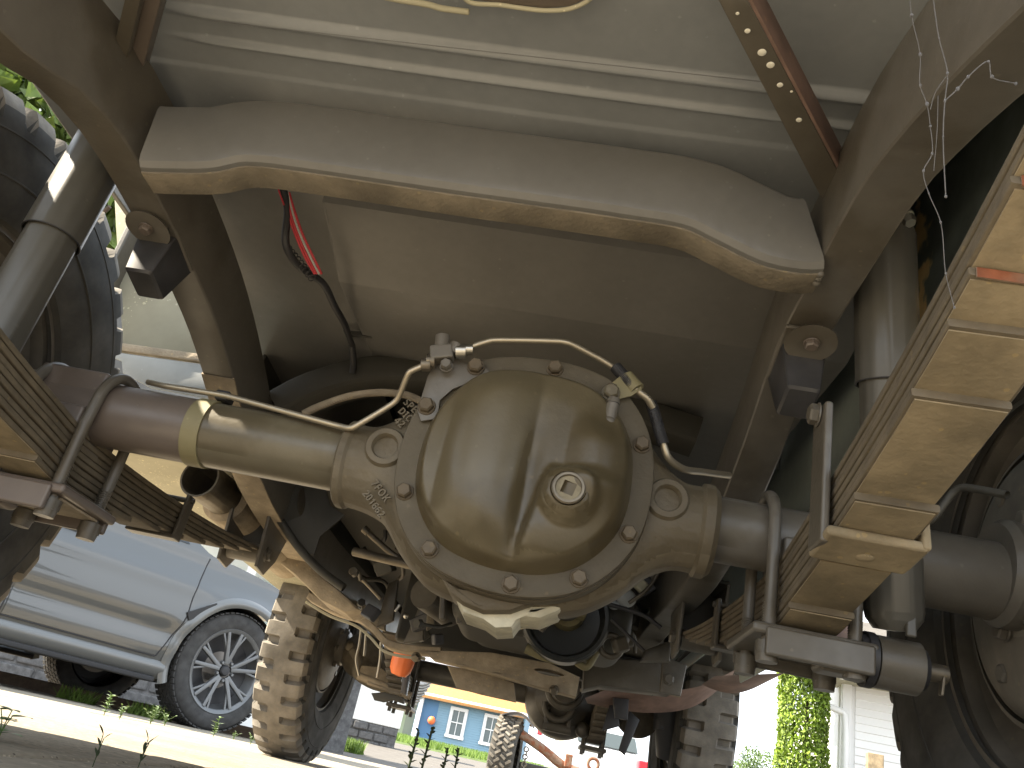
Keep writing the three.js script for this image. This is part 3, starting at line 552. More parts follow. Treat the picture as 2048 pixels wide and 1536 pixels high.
// wheels: ribbed all-terrain tyre, steel rim, brake drum and backing plate
const wheelProto = new THREE.Group();
{
  const N = 34, prof = [[-.052, .208], [-.070, .214], [-.082, .240], [-.088, .275], [-.087, .305], [-.083, .330], [-.079, .348], [-.075, .358], [-.072, .3635], [-.069, .3685], [-.060, .371], [-.048, .3726], [-.036, .3735], [-.026, .3742], [-.019, .3747], [-.012, .375], [0, .3752]];
  const full = [...prof, ...prof.slice(0, -1).reverse().map(([a, b]) => [-a, b])];
  const S = 12, nu = N * S;
  const g = grid(nu, full.length - 1, (u, v) => {
    const k = Math.round(v * (full.length - 1)), [x, r0] = full[k], i = Math.round(u * nu), f = ((i / S + (x > 0 ? .5 : 0)) % 1), ax = Math.abs(x);
    const gap = f >= .04 && f <= .41 ? 1 : 0;
    const inn = gap * (ax > .020 && r0 > .335 ? 1 : 0) * (r0 > .34 ? 1 : .6);
    const r = r0 - .018 * inn, t = u * Math.PI * 2, xx = x - Math.sign(x) * (r0 < .37 && r0 > .335 ? .007 * inn : 0);
    return V(xx, r * Math.cos(t), r * Math.sin(t));
  }, .55);
  const cut = (f) => { const p = g.attributes.position, out = []; for (let i = 0; i < p.count; i += 3) { let a = 0; for (let k = 0; k < 3; k++) a += Math.hypot(p.getY(i + k), p.getZ(i + k)); if (f(a / 3)) for (let k = 0; k < 3; k++) out.push(i + k); } const q = new THREE.BufferGeometry(); for (const n of ['position', 'normal']) { const src = g.attributes[n], arr = new Float32Array(out.length * 3); out.forEach((s, d) => { arr[d * 3] = src.getX(s); arr[d * 3 + 1] = src.getY(s); arr[d * 3 + 2] = src.getZ(s); }); q.setAttribute(n, new THREE.BufferAttribute(arr, 3)); } return q; };
  part('tread', cut((r) => r > .345), M.tread, wheelProto);
  const sideMesh = part('sidewall', [cut((r) => r <= .345), ...[-1, 1].flatMap((s) => [.262, .318].map((r) => new THREE.TorusGeometry(r, .0018, 8, 120).rotateY(Math.PI / 2).translate(s * (r > .3 ? .0845 : .086), 0, 0)))], M.rubber, wheelProto);
  const rimP = [[.203, -.062], [.219, -.060], [.222, -.055], [.2195, -.050], [.205, -.047], [.200, -.030], [.178, -.015], [.176, .012], [.198, .030], [.204, .047], [.219, .052], [.222, .057], [.218, .062], [.203, .062]];
  part('rim', lathe(rimP, 96, .6).rotateZ(-Math.PI / 2), M.rim, wheelProto);
  part('rim', lathe([[.178, .01], [.165, .018], [.13, .026], [.10, .012], [.058, .008], [.055, .02]], 72).rotateZ(-Math.PI / 2), M.rim, wheelProto);
}
function wheel(x, z, side, label, rot, backing) { // side -1: left, +1: right; inner face towards the middle
  const t = wheelProto.clone(); t.name = 'wheel'; t.userData = { label };
  J.add(t); t.position.set(x, .372, z); t.scale.x = side; t.rotation.x = rot;
  const back = new THREE.Group();
  const q = (g) => g.rotateZ(-Math.PI / 2);
  part('brake_backing_plate', q(lathe([[.045, -.075], [.09, -.068], [.128, -.060], [.140, -.056], [.146, -.050], [.146, -.030], [.14, -.03]], 72)), M.rim, t);
  part('brake_drum', q(lathe([[.150, -.052], [.156, -.050], [.156, .0], [.12, .01], [.06, .012]], 72)), M.rim, t);
  part('hub_flange', [q(lathe([[.0, -.10], [.052, -.10], [.058, -.092], [.058, -.074], [.07, -.070]], 48)), ...Array.from({ length: 6 }, (_, k) => bolt(V(-.074, .062 * Math.cos(k * 1.047 + .4), .062 * Math.sin(k * 1.047 + .4)), V(-1, 0, 0), .010, .010)), ...[0, 1].map((k) => bolt(V(-.058, .11 * Math.cos(k * 2.2 + 3.6), .11 * Math.sin(k * 2.2 + 3.6)), V(-1, 0, 0), .011, .010))], M.od, t);
  return t;
}
wheel(-.725, 0, -1, 'left rear wheel', .05); wheel(.685, 0, 1, 'right rear wheel', .12);
wheel(-.66, -2.03, -1, 'left front wheel with dusty tread', .3); wheel(.612, -2.03, 1, 'right front wheel', .18);
// brake pipe at the right rear drum
part('wheel_brake_pipe', bentTube([onX([1835, 1046], .46), onX([1862, 1044], .46), onX([1905, 985], .475), onX([1925, 973], .48), onX([2015, 990], .50)], .0036, 10), M.odDark, J);
part('brake_cylinder', [aim(new THREE.CylinderGeometry(.012, .012, .03, 16), V(.505, .455, .03), X), aim(new THREE.CylinderGeometry(.008, .008, .04, 12), V(.50, .468, .05), V(1, .3, 0))], M.odDark, J);

// exhaust, harness, cables
{
  const t = sub('exhaust');
  const e = onZ([399, 955], -.50), d = V(.10, .0, -1).normalize();
  const tip = e.clone().addScaledVector(V(.05, -.10, 1).normalize(), .0);
  part('tail_pipe', aim(lathe([[.0315, .25], [.0315, .012], [.033, .0], [.0365, .0], [.0375, .004], [.0375, .02], [.0355, .025], [.0355, .25]], 48), tip, d), M.steelDull, t);
  part('tail_pipe', aim(new THREE.CylinderGeometry(.0312, .0312, .01, 32), tip.clone().addScaledVector(d, .2), d), M.black, t);
  part('muffler', aim(lathe([[0, 0], [.036, .004], [.046, .012], [.046, .36], [.03, .375], [0, .375]], 48), tip.clone().addScaledVector(d, .10).add(V(.0, .0, 0)), V(.12, -.06, -1)), M.tan, t);
}
{
  const t = sub('wiring_harness'), zz = -.02;
  const w = (a, b) => a.map((p, i) => { const z = [.05, .035, .02, .0, -.03, -.07, -.12, -.2, -.3]; return onZ(p, z[Math.min(i, 8)] + b); });
  part('taped_loom', tube(w([[560, 340], [566, 375], [575, 420], [572, 490], [596, 530], [645, 566], [668, 610], [690, 650], [704, 690]], 0), .0052, 80), M.black, t);
  part('taped_loom', tube([onZ([704, 690], -.30), onZ([707, 728], -.34), onZ([705, 745], -.35)], .0058, 20), M.black, t);
  for (const [dx, m] of [[0, 'red'], [5, 'wireGrey'], [10, 'red'], [-5, 'red']]) part('wire', tube([onZ([576 + dx * .2, 385], .03), onZ([581 + dx * .9, 425], .02), onZ([596 + dx, 470], .005), onZ([616 + dx * 1.1, 515], -.012), onZ([634 + dx * .9, 548], -.03)], .0017, 40, 8), M[m], t);
  part('wire', tube([onZ([554, 368], .04), onZ([560, 388], .036), onZ([568, 410], .03)], .0012, 16, 8), M.red, t);
  part('loom_clip', [plate([[686, 660], [742, 664], [744, 675], [692, 671]].map((p) => onZ(p, -.29)), 'z', -.004, .001)], M.odDark, t);
  part('tape_wrap', Array.from({ length: 9 }, (_, k) => aim(new THREE.TorusGeometry(.0053, .0009, 6, 16).rotateX(Math.PI / 2 + .3), onZ([576 + k * 6, 498 + k * 7.2], -.012 - k * .004), V(.6, -.8, -.2))), M.blackSoft, t);
}
part('handbrake_cable', tube([[606, 828], [640, 812], [700, 792], [760, 785], [812, 790], [850, 806]].map((p) => onZ(p, -.18)), .0055, 50), M.tan, J);
part('clutch_rod', [cyl(onZ([708, 1103], -.62), onZ([852, 1137], -.58), .0085)], M.steelDull, J);
each('clutch_rod', [cyl(onZ([715, 1148], -.8), onZ([762, 1198], -.8), .004), mv(new THREE.SphereGeometry(.007, 12, 8), ...onZ([704, 1143], -.8).toArray())], M.steelDull, J);
// skid bracket with long holes, inside the left rail
{
  const z = -.62, P2 = (a) => a.map((p) => onZ(p, z));
  const ell = (cx, cy, rx, ry, r) => Array.from({ length: 20 }, (_, k) => { const t = k / 20 * Math.PI * 2; return onZ([cx + rx * Math.cos(t) * Math.cos(r) - ry * Math.sin(t) * Math.sin(r), cy + rx * Math.cos(t) * Math.sin(r) + ry * Math.sin(t) * Math.cos(r)], z); });
  part('skid_bracket', plate(P2([[508, 925], [640, 935], [660, 1010], [690, 1030], [640, 1072], [628, 1110], [600, 1105], [560, 1050], [530, 1010], [512, 970]]), 'z', -.006, .002, [ell(571, 963, 28, 12, 1.5), ell(602, 1003, 31, 11, 1.62)]), M.odDark, J);
  part('skid_bracket', [tube(P2([[514, 950], [524, 985], [560, 1040], [600, 1098], [640, 1140], [688, 1176]]), .008, 40)], M.odDark, J);
  part('belly_pan', plate([[575, 1075], [600, 1108], [640, 1150], [690, 1190], [720, 1220], [690, 1225], [640, 1200], [590, 1150], [545, 1115], [500, 1095], [520, 1080]].map((p) => onZ(p, -.86)), 'z', -.1, .006), M.tan, J);
  part('belly_pan', plate([[556, 1110], [605, 1118], [620, 1136], [590, 1146], [560, 1130]].map((p) => onZ(p, -.90)), 'z', -.05, .004), M.redBrown, J);
}
// gearbox, transfer case and parking brake drum
{
  const t = sub('gearbox');
  part('case', [mv(rbox(.26, .22, .40, .05, 4), .06, .455, -.98), mv(rbox(.36, .14, .26, .04, 4), .10, .40, -.88), mv(rbox(.66, .20, .05, .01), .07, .43, -1.25)], M.odDark, t);
  part('case', [mv(new THREE.SphereGeometry(.07, 24, 16).scale(1, .9, 1.2), -.02, .40, -.80), mv(new THREE.CylinderGeometry(.05, .06, .2, 24), .02, .41, -.76, Math.PI / 2), mv(new THREE.CylinderGeometry(.032, .04, .12, 20), -.12, .38, -.86, Math.PI / 2, 0, .4)], M.od, t);
  part('case_rib', Array.from({ length: 7 }, (_, k) => mv(rbox(.012, .09, .02, .004), -.10 + k * .034, .375, -.785, 0, 0, .2)), M.od, t);
  const d = onZ([1132, 1232], -.70);
  const drum = sub('parking_brake_drum');
  part('drum', mv(lathe([[.062, -.05], [.080, -.05], [.084, -.045], [.084, .0], [.080, .004], [.074, .003], [.070, -.006], [.066, -.03], [.03, -.034], [.0, -.034]], 72).rotateX(Math.PI / 2), d.x, d.y, d.z), M.drum, drum);
  part('yoke', [mv(new THREE.CylinderGeometry(.030, .034, .03, 28), d.x + .002, d.y + .012, d.z - .02, Math.PI / 2), mv(rbox(.022, .036, .05, .006), d.x - .024, d.y + .004, d.z + .01), mv(rbox(.022, .036, .05, .006), d.x + .026, d.y + .016, d.z + .01), mv(new THREE.CylinderGeometry(.012, .012, .066, 18), d.x, d.y + .01, d.z + .024, 0, 0, Math.PI / 2 + .2)], M.odGreen, drum);
  part('drive_shaft', cyl(V(d.x, d.y + .01, d.z + .03), V(.075, .375, -.16), .025, .025, 28), M.odDark, drum);
  part('adjuster', plate([[1075, 1236], [1108, 1222], [1122, 1228], [1086, 1262], [1078, 1258]].map((p) => onZ(p, -.64)), 'z', -.02, .003), M.od, drum);
  // case foot and the clutter beside it
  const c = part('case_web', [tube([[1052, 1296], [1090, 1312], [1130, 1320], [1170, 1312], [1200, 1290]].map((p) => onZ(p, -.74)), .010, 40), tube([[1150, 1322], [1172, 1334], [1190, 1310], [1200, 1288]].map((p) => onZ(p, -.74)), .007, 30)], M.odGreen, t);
  part('linkage', [tube([[1208, 1206], [1250, 1218], [1290, 1232], [1322, 1256]].map((p) => onZ(p, -.66)), .004, 40), tube([[1222, 1238], [1262, 1276], [1288, 1302]].map((p) => onZ(p, -.66)), .003, 30)], M.black, t);
  part('linkage', [tube([[1258, 1206], [1286, 1186], [1306, 1164], [1318, 1142]].map((p) => onZ(p, -.64)), .0036, 40)], M.steelDull, t);
  part('case', [[1232, 1178, .022], [1214, 1192, .019], [1250, 1196, .02], [1228, 1208, .012], [1246, 1212, .009]].map(([px, py, r]) => mv(new THREE.SphereGeometry(r, 18, 12).scale(1.1, .9, 1), ...onZ([px, py], -.72).toArray())), M.blueGrey, t);
  part('linkage', [mv(rbox(.045, .022, .02, .004), ...onZ([1272, 1162], -.70).toArray(), 0, 0, -.6)], M.cream, t);
  part('adjuster', [mv(rbox(.03, .03, .02, .006), ...onZ([1240, 1290], -.72).toArray(), 0, .4, .5), mv(new THREE.TorusGeometry(.02, .006, 10, 24), ...onZ([1222, 1292], -.72).toArray())], M.od, t);
  each('support_leg', [plate([[776, 1166], [796, 1158], [786, 1240], [752, 1254]].map((p) => onZ(p, -1.0)), 'z', -.02, .003), plate([[836, 1218], [850, 1200], [846, 1280], [806, 1286]].map((p) => onZ(p, -1.0)), 'z', -.02, .003)], M.od, t);
  each('support_leg', [plate([[856, 1176], [868, 1170], [868, 1250], [852, 1260]].map((p) => onZ(p, -.9)), 'z', -.02, .003), plate([[876, 1190], [930, 1200], [948, 1240], [900, 1236]].map((p) => onZ(p, -.9)), 'z', -.03, .008)], M.odGrit, t);
  each('grease_cup', [mv(new THREE.SphereGeometry(.008, 14, 10), ...onZ([845, 1173], -.86).toArray()), mv(rbox(.006, .018, .006, .002), ...onZ([795, 1216], -.9).toArray(), 0, 0, -.4), mv(new THREE.SphereGeometry(.006, 12, 8), ...onZ([812, 1232], -.9).toArray())], M.steel, t);
  part('engine_block', [mv(rbox(.42, .30, .66, .03), .02, .60, -1.72), mv(rbox(.34, .10, .5, .03), .02, .43, -1.72)], M.odDark, t);
  part('side_shield', plate([[640, 1176], [700, 1196], [770, 1226], [770, 1262], [712, 1240], [640, 1212]].map((p) => onZ(p, -1.3)), 'z', -.02, .003), M.odGrit, J);
}
// pipes, clips and small brackets round the gearbox
{
  const t = sub('gearbox_pipework'), mats = [M.odDark, M.od, M.black, M.odDark, M.steelDull];
  for (let k = 0; k < 30; k++) {
    const r = k % 3 === 2, px = r ? rr(1225, 1330) : rr(690, 905), py = r ? rr(1160, 1290) : rr(1030, 1285) - (px < 760 ? 40 : 0), z = rr(-1.12, -.72), m = mats[Math.floor(rnd() * 5)], p = onZ([px, py], z);
    if (k % 2) { const q = onZ([px + rr(-70, 70), py + rr(-10, 60)], z - rr(0, .15)), n = p.clone().lerp(q, .5).add(V(rr(-.02, .02), rr(-.02, .02), 0)); part('pipe', tube([p, n, q], rr(.0028, .0065), 24, 8), m, t); part('union', aim(new THREE.CylinderGeometry(.009, .009, .014, 6), p, q.clone().sub(p)), m, t); }
    else part('bracket', mv(rbox(rr(.02, .06), rr(.015, .05), rr(.01, .03), .004), p.x, p.y, p.z, rr(-.4, .4), rr(-.6, .6), rr(-.7, .7)), mats[Math.floor(rnd() * 3)], t);
  }
}
// curved splash pan under the front, red brown inside
part('splash_pan', grid(40, 8, (u, v) => { const a = [[1170, 1396], [1230, 1376], [1300, 1384], [1400, 1372], [1470, 1340]], b = [[1180, 1398], [1240, 1410], [1310, 1418], [1400, 1406], [1480, 1350]], c = (q) => new THREE.CatmullRomCurve3(q.map((p) => onZ(p, -1.45))).getPoint(u); return c(a).lerp(c(b), v).add(V(0, 0, -.12 * v)); }, 0), M.redBrown, J);
part('splash_pan', tube([[1160, 1380], [1180, 1378], [1205, 1366], [1240, 1362], [1300, 1376], [1360, 1392]].map((p) => onZ(p, -1.43)), .005, 40), M.tan, J);
part('splash_pan', plate([[1640, 1236], [1716, 1252], [1722, 1296], [1640, 1290]].map((p) => onZ(p, -.75)), 'z', -.02, .003), M.redBrown, J);
part('splash_pan', grid(20, 8, (u, v) => onZ([1430 + 140 * u, 1352 + 22 * Math.sin(u * 3.1) * v - 6 * u], -.9).add(V(0, 0, -.15 * v)), 0), M.redBrown, J);
// front axle: offset casting, tube, springs, steering parts
{
  const t = sub('front_axle');
  const d = V(.19, .352, -2.0);
  part('differential', [mv(lathe([[0, .13], [.05, .125], [.09, .10], [.118, .05], [.124, .0], [.118, -.06], [.07, -.12], [0, -.13]], 48).rotateX(Math.PI / 2), d.x, d.y, d.z)], M.od, t);
  part('differential', [mv(new THREE.CylinderGeometry(.042, .055, .16, 28), d.x, d.y + .01, d.z + .17, Math.PI / 2), mv(new THREE.TorusGeometry(.05, .012, 12, 32), d.x, d.y + .01, d.z + .20)], M.od, t);
  part('axle_tube', [cyl(V(-.52, .352, -2.03), V(.08, .352, -2.03), .034), cyl(V(.28, .352, -2.03), V(.52, .352, -2.03), .036)], M.od, t);
  part('yoke', [mv(rbox(.016, .07, .03, .006), d.x - .042, d.y - .075, d.z + .12), mv(rbox(.016, .07, .03, .006), d.x + .030, d.y - .07, d.z + .12), mv(new THREE.CylinderGeometry(.016, .016, .09, 20), d.x - .006, d.y - .095, d.z + .12, 0, 0, Math.PI / 2), mv(new THREE.TorusGeometry(.045, .010, 10, 30, Math.PI), d.x - .01, d.y - .03, d.z + .14, 0, 0, Math.PI), mv(new THREE.SphereGeometry(.024, 20, 14), d.x + .075, d.y - .085, d.z + .10)], M.od, t);
  part('steering_knuckle', [mv(new THREE.SphereGeometry(.075, 28, 20), -.50, .36, -2.03), mv(new THREE.SphereGeometry(.075, 28, 20), .44, .36, -2.03)], M.odGrit, t);
}
for (const [x, lab] of [[-.33, 'left front leaf spring'], [.31, 'right front leaf spring']]) {
  const t = sub('leaf_spring'); t.userData.label = lab;
  for (let k = 0; k < 8; k++) { const h = .5 - .045 * k, pts = []; for (let i = 0; i <= 14; i++) { const z = -h + 2 * h * i / 14; pts.push(V(x, .318 + .28 * z * z - .0095 * k, -2.03 + z)); } part('leaf', sweep(pts, rrect(-.024, .024, -.0072, 0, .0018), Y, .5), x < 0 ? M.od : M.leafSide, t); }
  part('u_bolt', [-.03, .03].flatMap((dx) => [cyl(V(x + dx, .205, -1.985), V(x + dx, .40, -1.985), .006, .006, 12), cyl(V(x + dx, .205, -2.075), V(x + dx, .40, -2.075), .006, .006, 12)]), M.od, t);
  part('spring_plate', mv(rbox(.085, .012, .12, .003), x, .225, -2.03), M.od, t);
}
{
  // left front corner clutter: steering arm, tie rods, black hanger, orange filter bowl
  const z = -1.72, p = (a, zz = z) => onZ(a, zz);
  part('oil_filter', [aim(lathe([[0, -.03], [.022, -.026], [.031, -.012], [.034, .006], [.034, .05], [.030, .055], [0, .055]], 40), p([803, 1332], -1.6), V(.1, 1, .1))], M.orange, J);
  part('brake_hose', [tube([p([722, 1258]), p([718, 1290]), p([712, 1320]), p([718, 1352])], .004, 30), tube([p([732, 1262]), p([730, 1290]), p([728, 1312])], .004, 30), tube([p([762, 1284]), p([760, 1320]), p([754, 1356])], .005, 30)], M.line, J);
  part('steering_arm', [tube([p([704, 1300], -1.9), p([716, 1322], -1.9), p([712, 1346], -1.9), p([740, 1368], -1.9), p([790, 1382], -1.9)], .013, 40), mv(new THREE.SphereGeometry(.016, 14, 10), ...p([700, 1292], -1.9).toArray())], M.odGrit, J);
  part('tie_rod', [cyl(p([716, 1352], -1.85), p([822, 1392], -1.85), .012), cyl(p([735, 1366], -1.84), p([800, 1388], -1.84), .005)], M.tan, J);
  part('axle_guard', plate([[716, 1330], [760, 1334], [800, 1366], [822, 1396], [780, 1396], [716, 1358]].map((a) => p(a, -1.9)), 'z', -.03, .004), M.tan, J);
  part('shackle', plate([[812, 1310], [826, 1300], [812, 1390], [800, 1384]].map((a) => p(a, -1.68)), 'z', -.03, .004), M.blackSoft, J);
  part('mud_flap', plate([[742, 1386], [770, 1384], [806, 1394], [808, 1408], [786, 1400], [766, 1404], [748, 1400]].map((a) => p(a, -1.8)), 'z', -.02, .003), M.odDark, J);
  each('front_shock', [cyl(p([1336, 1395], -1.78), p([1342, 1510], -1.85), .045, .045), cyl(p([1325, 1395], -1.80), p([1322, 1460], -1.80), .024)], M.black, J);
  each('front_bracket', [plate([[1226, 1395], [1258, 1398], [1256, 1440], [1230, 1436]].map((a) => p(a, -1.5)), 'z', -.02, .003), plate([[1222, 1400], [1232, 1400], [1240, 1452], [1204, 1462]].map((a) => p(a, -1.55)), 'z', -.02, .003), plate([[1258, 1420], [1280, 1440], [1250, 1510], [1238, 1500], [1250, 1460]].map((a) => p(a, -1.62)), 'z', -.02, .003)], M.black, J);
}
// ---------------------------------------------------------------- grey crossover parked at the left
{
  const heading = 36 * R, hub = at(437, 1335, 5.25);
  const t = thing('parked_car', 'silver grey crossover parked on the driveway left of the jeep', 'car');
  // local +x forward, +z to its right side; front axle at x = 1.34
  const rot = Math.PI / 2 - heading, fw = V(Math.cos(rot), 0, -Math.sin(rot)), rt = V(Math.sin(rot), 0, Math.cos(rot));
  t.position.copy(hub).addScaledVector(fw, -1.34).addScaledVector(rt, -.80).setY(0); t.rotation.y = rot;
  const paint = mat([.075, .079, .08], .34, { metalness: .25, clearcoat: 1, clearcoatRoughness: .04 });
  const trim = mat([.13, .135, .135], .38, { metalness: .2, clearcoat: .6 });
  const glass = mat([.03, .035, .04], .06, { metalness: 0 });
  const dark = mat([.03, .03, .032], .8), tyreM = mat([.06, .06, .062], .9, { map: T.rubber }), alloy = mat([.15, .155, .16], .4, { metalness: .5 }), alloyD = mat([.04, .04, .043], .5, { metalness: .4 });
  const top = (x) => x > 1.05 ? .98 - .20 * ((x - 1.05) / 1.2) ** 1.7 : x > .25 ? .98 + .62 * sm(1.05, .12, x) : 1.60 - .04 * (x + .2) ** 2 * (x < -.2 ? 1 : 0) - .45 * sm(-1.9, -2.25, x);
  const wid = (x) => .90 * (1 - .16 * Math.max(0, (x - 1.35) / .9) ** 2.2 - .10 * Math.max(0, (-x - 1.5) / .75) ** 2.2);
  const side = (x, y) => { // half width at height y
    const b = wid(x), c = Math.min(1, Math.max(0, (y - .24) / .72));
    let z = b * (.955 + .055 * Math.sin(Math.PI * Math.min(1, c * 1.08)) ** .8) - .022 * Math.exp(-(((y - .47) / .055) ** 2)) * sm(1.0, .7, Math.abs(x - .2)) + .012 * Math.exp(-(((y - .76) / .05) ** 2));
    if (y > .96) z = b * (.955 - .34 * sm(.93, 1.62, y) * .9);
    z += .022 * Math.exp(-(((Math.hypot(x - 1.34, y - .35) - .40) / .07) ** 2)) * sm(.30, .5, y) + .022 * Math.exp(-(((Math.hypot(x + 1.33, y - .35) - .40) / .07) ** 2)) * sm(.30, .5, y);
    return z;
  };
  const arch = (x, y, r) => Math.hypot(x - 1.34, y - .35) < r || Math.hypot(x + 1.33, y - .35) < r;
  const xs = (u) => -2.22 + 4.46 * u;
  const y0 = .30;
  for (const s of [1, -1]) {
    part('body', grid(180, 44, (u, v) => { const x = xs(u), y = y0 + (top(x) - y0) * v; return V(x, y, s * side(x, y)); }, 0, (u, v) => { const x = xs(u), y = y0 + (top(x) - y0) * v; return !arch(x, y, .395); }), paint, t);
    part('sill', grid(60, 8, (u, v) => { const x = -.95 + 1.88 * u, y = .21 + .10 * v; return V(x, y, s * (side(x, .33) - .035 + .045 * Math.sin(v * 2.4))); }, 0), trim, t);
    part('sill', mv(rbox(1.8, .03, .10, .01), .0, .205, s * .83), dark, t);
    for (const cx of [1.34, -1.33]) {
      const tr = part('wheel_arch_trim', grid(48, 8, (u, v) => { const a = (-.12 + 1.24 * u) * Math.PI, r = .385 + .062 * v, x = cx + r * Math.cos(a), y = .35 + r * Math.sin(a); return V(x, y, s * (side(x, Math.max(.3, y)) + .010 * Math.sin(v * Math.PI) + .004)); }, 0), trim, t);
      part('wheel_well', mv(new THREE.CylinderGeometry(.395, .395, .42, 40, 1, true, Math.PI * .4, Math.PI * 1.2).rotateX(Math.PI / 2), cx, .35, s * .66), dark, t);
    }
    // doors stand a little proud, with open seams
    for (const [a, b, hn] of [[-.06, .93, .1], [-1.02, -.08, -.85]]) {
      const dx = (u, y) => { const l = a < -.5 ? a + .28 * sm(.85, .3, y) : a, r = b - (b > .5 ? .10 * sm(.62, .25, y) - .05 * sm(.7, 1.0, y) : 0); return l + (r - l) * u; };
      part('door', grid(40, 30, (u, v) => { const y = .335 + .62 * v, x = dx(u, y); return V(x, y, s * (side(x, y) + .006)); }, 0), paint, t);
      part('door_seam', tube(Array.from({ length: 14 }, (_, k) => { const y = .33 + .63 * k / 13, x = dx(1, y) + .006; return V(x, y, s * (side(x, y) + .002)); }), .0045, 40, 6), dark, t);
      part('door_seam', tube(Array.from({ length: 10 }, (_, k) => { const x = dx(k / 9, .33); return V(x, .328, s * (side(x, .33) + .003)); }), .0045, 30, 6), dark, t);
      part('door_handle', mv(rbox(.2, .025, .03, .01), hn, .86, s * (side(hn, .86) + .02)), paint, t);
      part('window', grid(20, 10, (u, v) => { const y = 1.0 + .46 * v, x = (a < -.5 ? -1.0 : -.04) + (a < -.5 ? .9 : .86) * u * (a < -.5 ? 1 : 1 - .45 * v); return V(x, y, s * (side(x, y) + .004)); }, 0), glass, t);
    }
    part('fender_vent', mv(rbox(.20, .05, .012, .003), 1.02, .64, s * (side(1.02, .64) + .004), 0, 0, .55), dark, t);
  }
  part('hood', grid(40, 24, (u, v) => { const x = 1.02 + 1.22 * u, z = wid(x) * .93 * (2 * v - 1), e = 1 - ((2 * v - 1) ** 4) * .05; return V(x, (top(x) + .03 * (1 - (2 * v - 1) ** 2)) * e + .035, z); }, 0), paint, t);
  part('roof', grid(40, 16, (u, v) => { const x = -2.2 + 2.5 * u, z = wid(x) * .66 * (2 * v - 1); return V(x, top(x) + .03 * (1 - (2 * v - 1) ** 2), z); }, 0), paint, t);
  part('windscreen', grid(20, 12, (u, v) => { const x = .28 + .78 * u; return V(x, top(x) + .01, .78 * (2 * v - 1) * (.82 + .18 * u)); }, 0), glass, t);
  part('front_bumper', grid(24, 10, (u, v) => { const a = (u - .5) * 2; return V(2.24 - .25 * Math.abs(a) ** 3 + .05 * Math.sin(v * 3), .24 + .55 * v, a * .82); }, 0), paint, t);
  part('underbody', mv(rbox(4.1, .12, 1.6, .04), 0, .30, 0), dark, t);
  const w = new THREE.Group();
  part('tyre', lathe([[.245, -.10], [.262, -.112], [.30, -.116], [.335, -.108], [.350, -.088], [.352, 0], [.350, .088], [.335, .108], [.30, .116], [.262, .112], [.245, .10]], 80, .8).rotateX(Math.PI / 2), tyreM, w);
  part('tread_block', [-.09, -.045, 0, .045, .09].map((z, r) => Array.from({ length: 60 }, (_, k) => { const a = (k + r * .4) / 60 * Math.PI * 2; return mv(new THREE.BoxGeometry(.026, .008, .034), .352 * Math.cos(a), .352 * Math.sin(a), z, 0, 0, a + Math.PI / 2); })).flat(), tyreM, w).userData.kind = 'stuff';
  part('rim', lathe([[.20, .02], [.235, .07], [.250, .102], [.256, .106], [.252, .112], [.236, .106], [.228, .098]], 80, .8).rotateX(Math.PI / 2), alloy, w);
  part('rim', lathe([[.235, -.10], [.232, .03], [.05, .0]], 60, .8).rotateX(Math.PI / 2), alloyD, w);
  for (let k = 0; k < 5; k++) for (const d of [-1, 1]) {
    const a = k / 5 * Math.PI * 2 + .3, e = a + d * .21, mid = a + d * .10, p0 = V(.045 * Math.cos(mid), .045 * Math.sin(mid), .085), p1 = V(.236 * Math.cos(e), .236 * Math.sin(e), .103);
    part('spoke', sweep([p0, p0.clone().lerp(p1, .5).add(V(0, 0, .004)), p1], rrect(-.0125, .0125, -.016, .008, .004), Z, .5, (q) => 1.12 - .25 * q), alloy, w);
    const e2 = a + d * .36, p2 = V(.236 * Math.cos(e2), .236 * Math.sin(e2), .100);
    part('spoke', sweep([p0.clone().lerp(p1, .38), p2], rrect(-.007, .007, -.012, .004, .003), Z, .5), alloy, w);
  }
  for (let k = 0; k < 5; k++) { const a = k / 5 * Math.PI * 2 + .93; part('wheel_nut', aim(hexHead(.011, .02), V(.057 * Math.cos(a), .057 * Math.sin(a), .082), Z), alloy, w); }
  part('hub_cap', mv(lathe([[.0, .022], [.026, .018], [.034, .006], [.036, -.02]], 32).rotateX(Math.PI / 2), 0, 0, .085), alloyD, w);
  part('brake_disc', mv(new THREE.CylinderGeometry(.15, .15, .02, 48).rotateX(Math.PI / 2), 0, 0, .0), mat([.25, .23, .21], .5, { metalness: .7 }), w);
  const flat = (x, z, turn, spin) => { const c = w.clone(); c.name = 'wheel'; t.add(c); c.position.set(x, .352, z); c.rotation.set(0, turn, spin); };
  flat(1.34, .79, 0, .1); flat(-1.33, .79, 0, .5); flat(1.34, -.79, Math.PI, .2); flat(-1.33, -.79, Math.PI, .9);
}
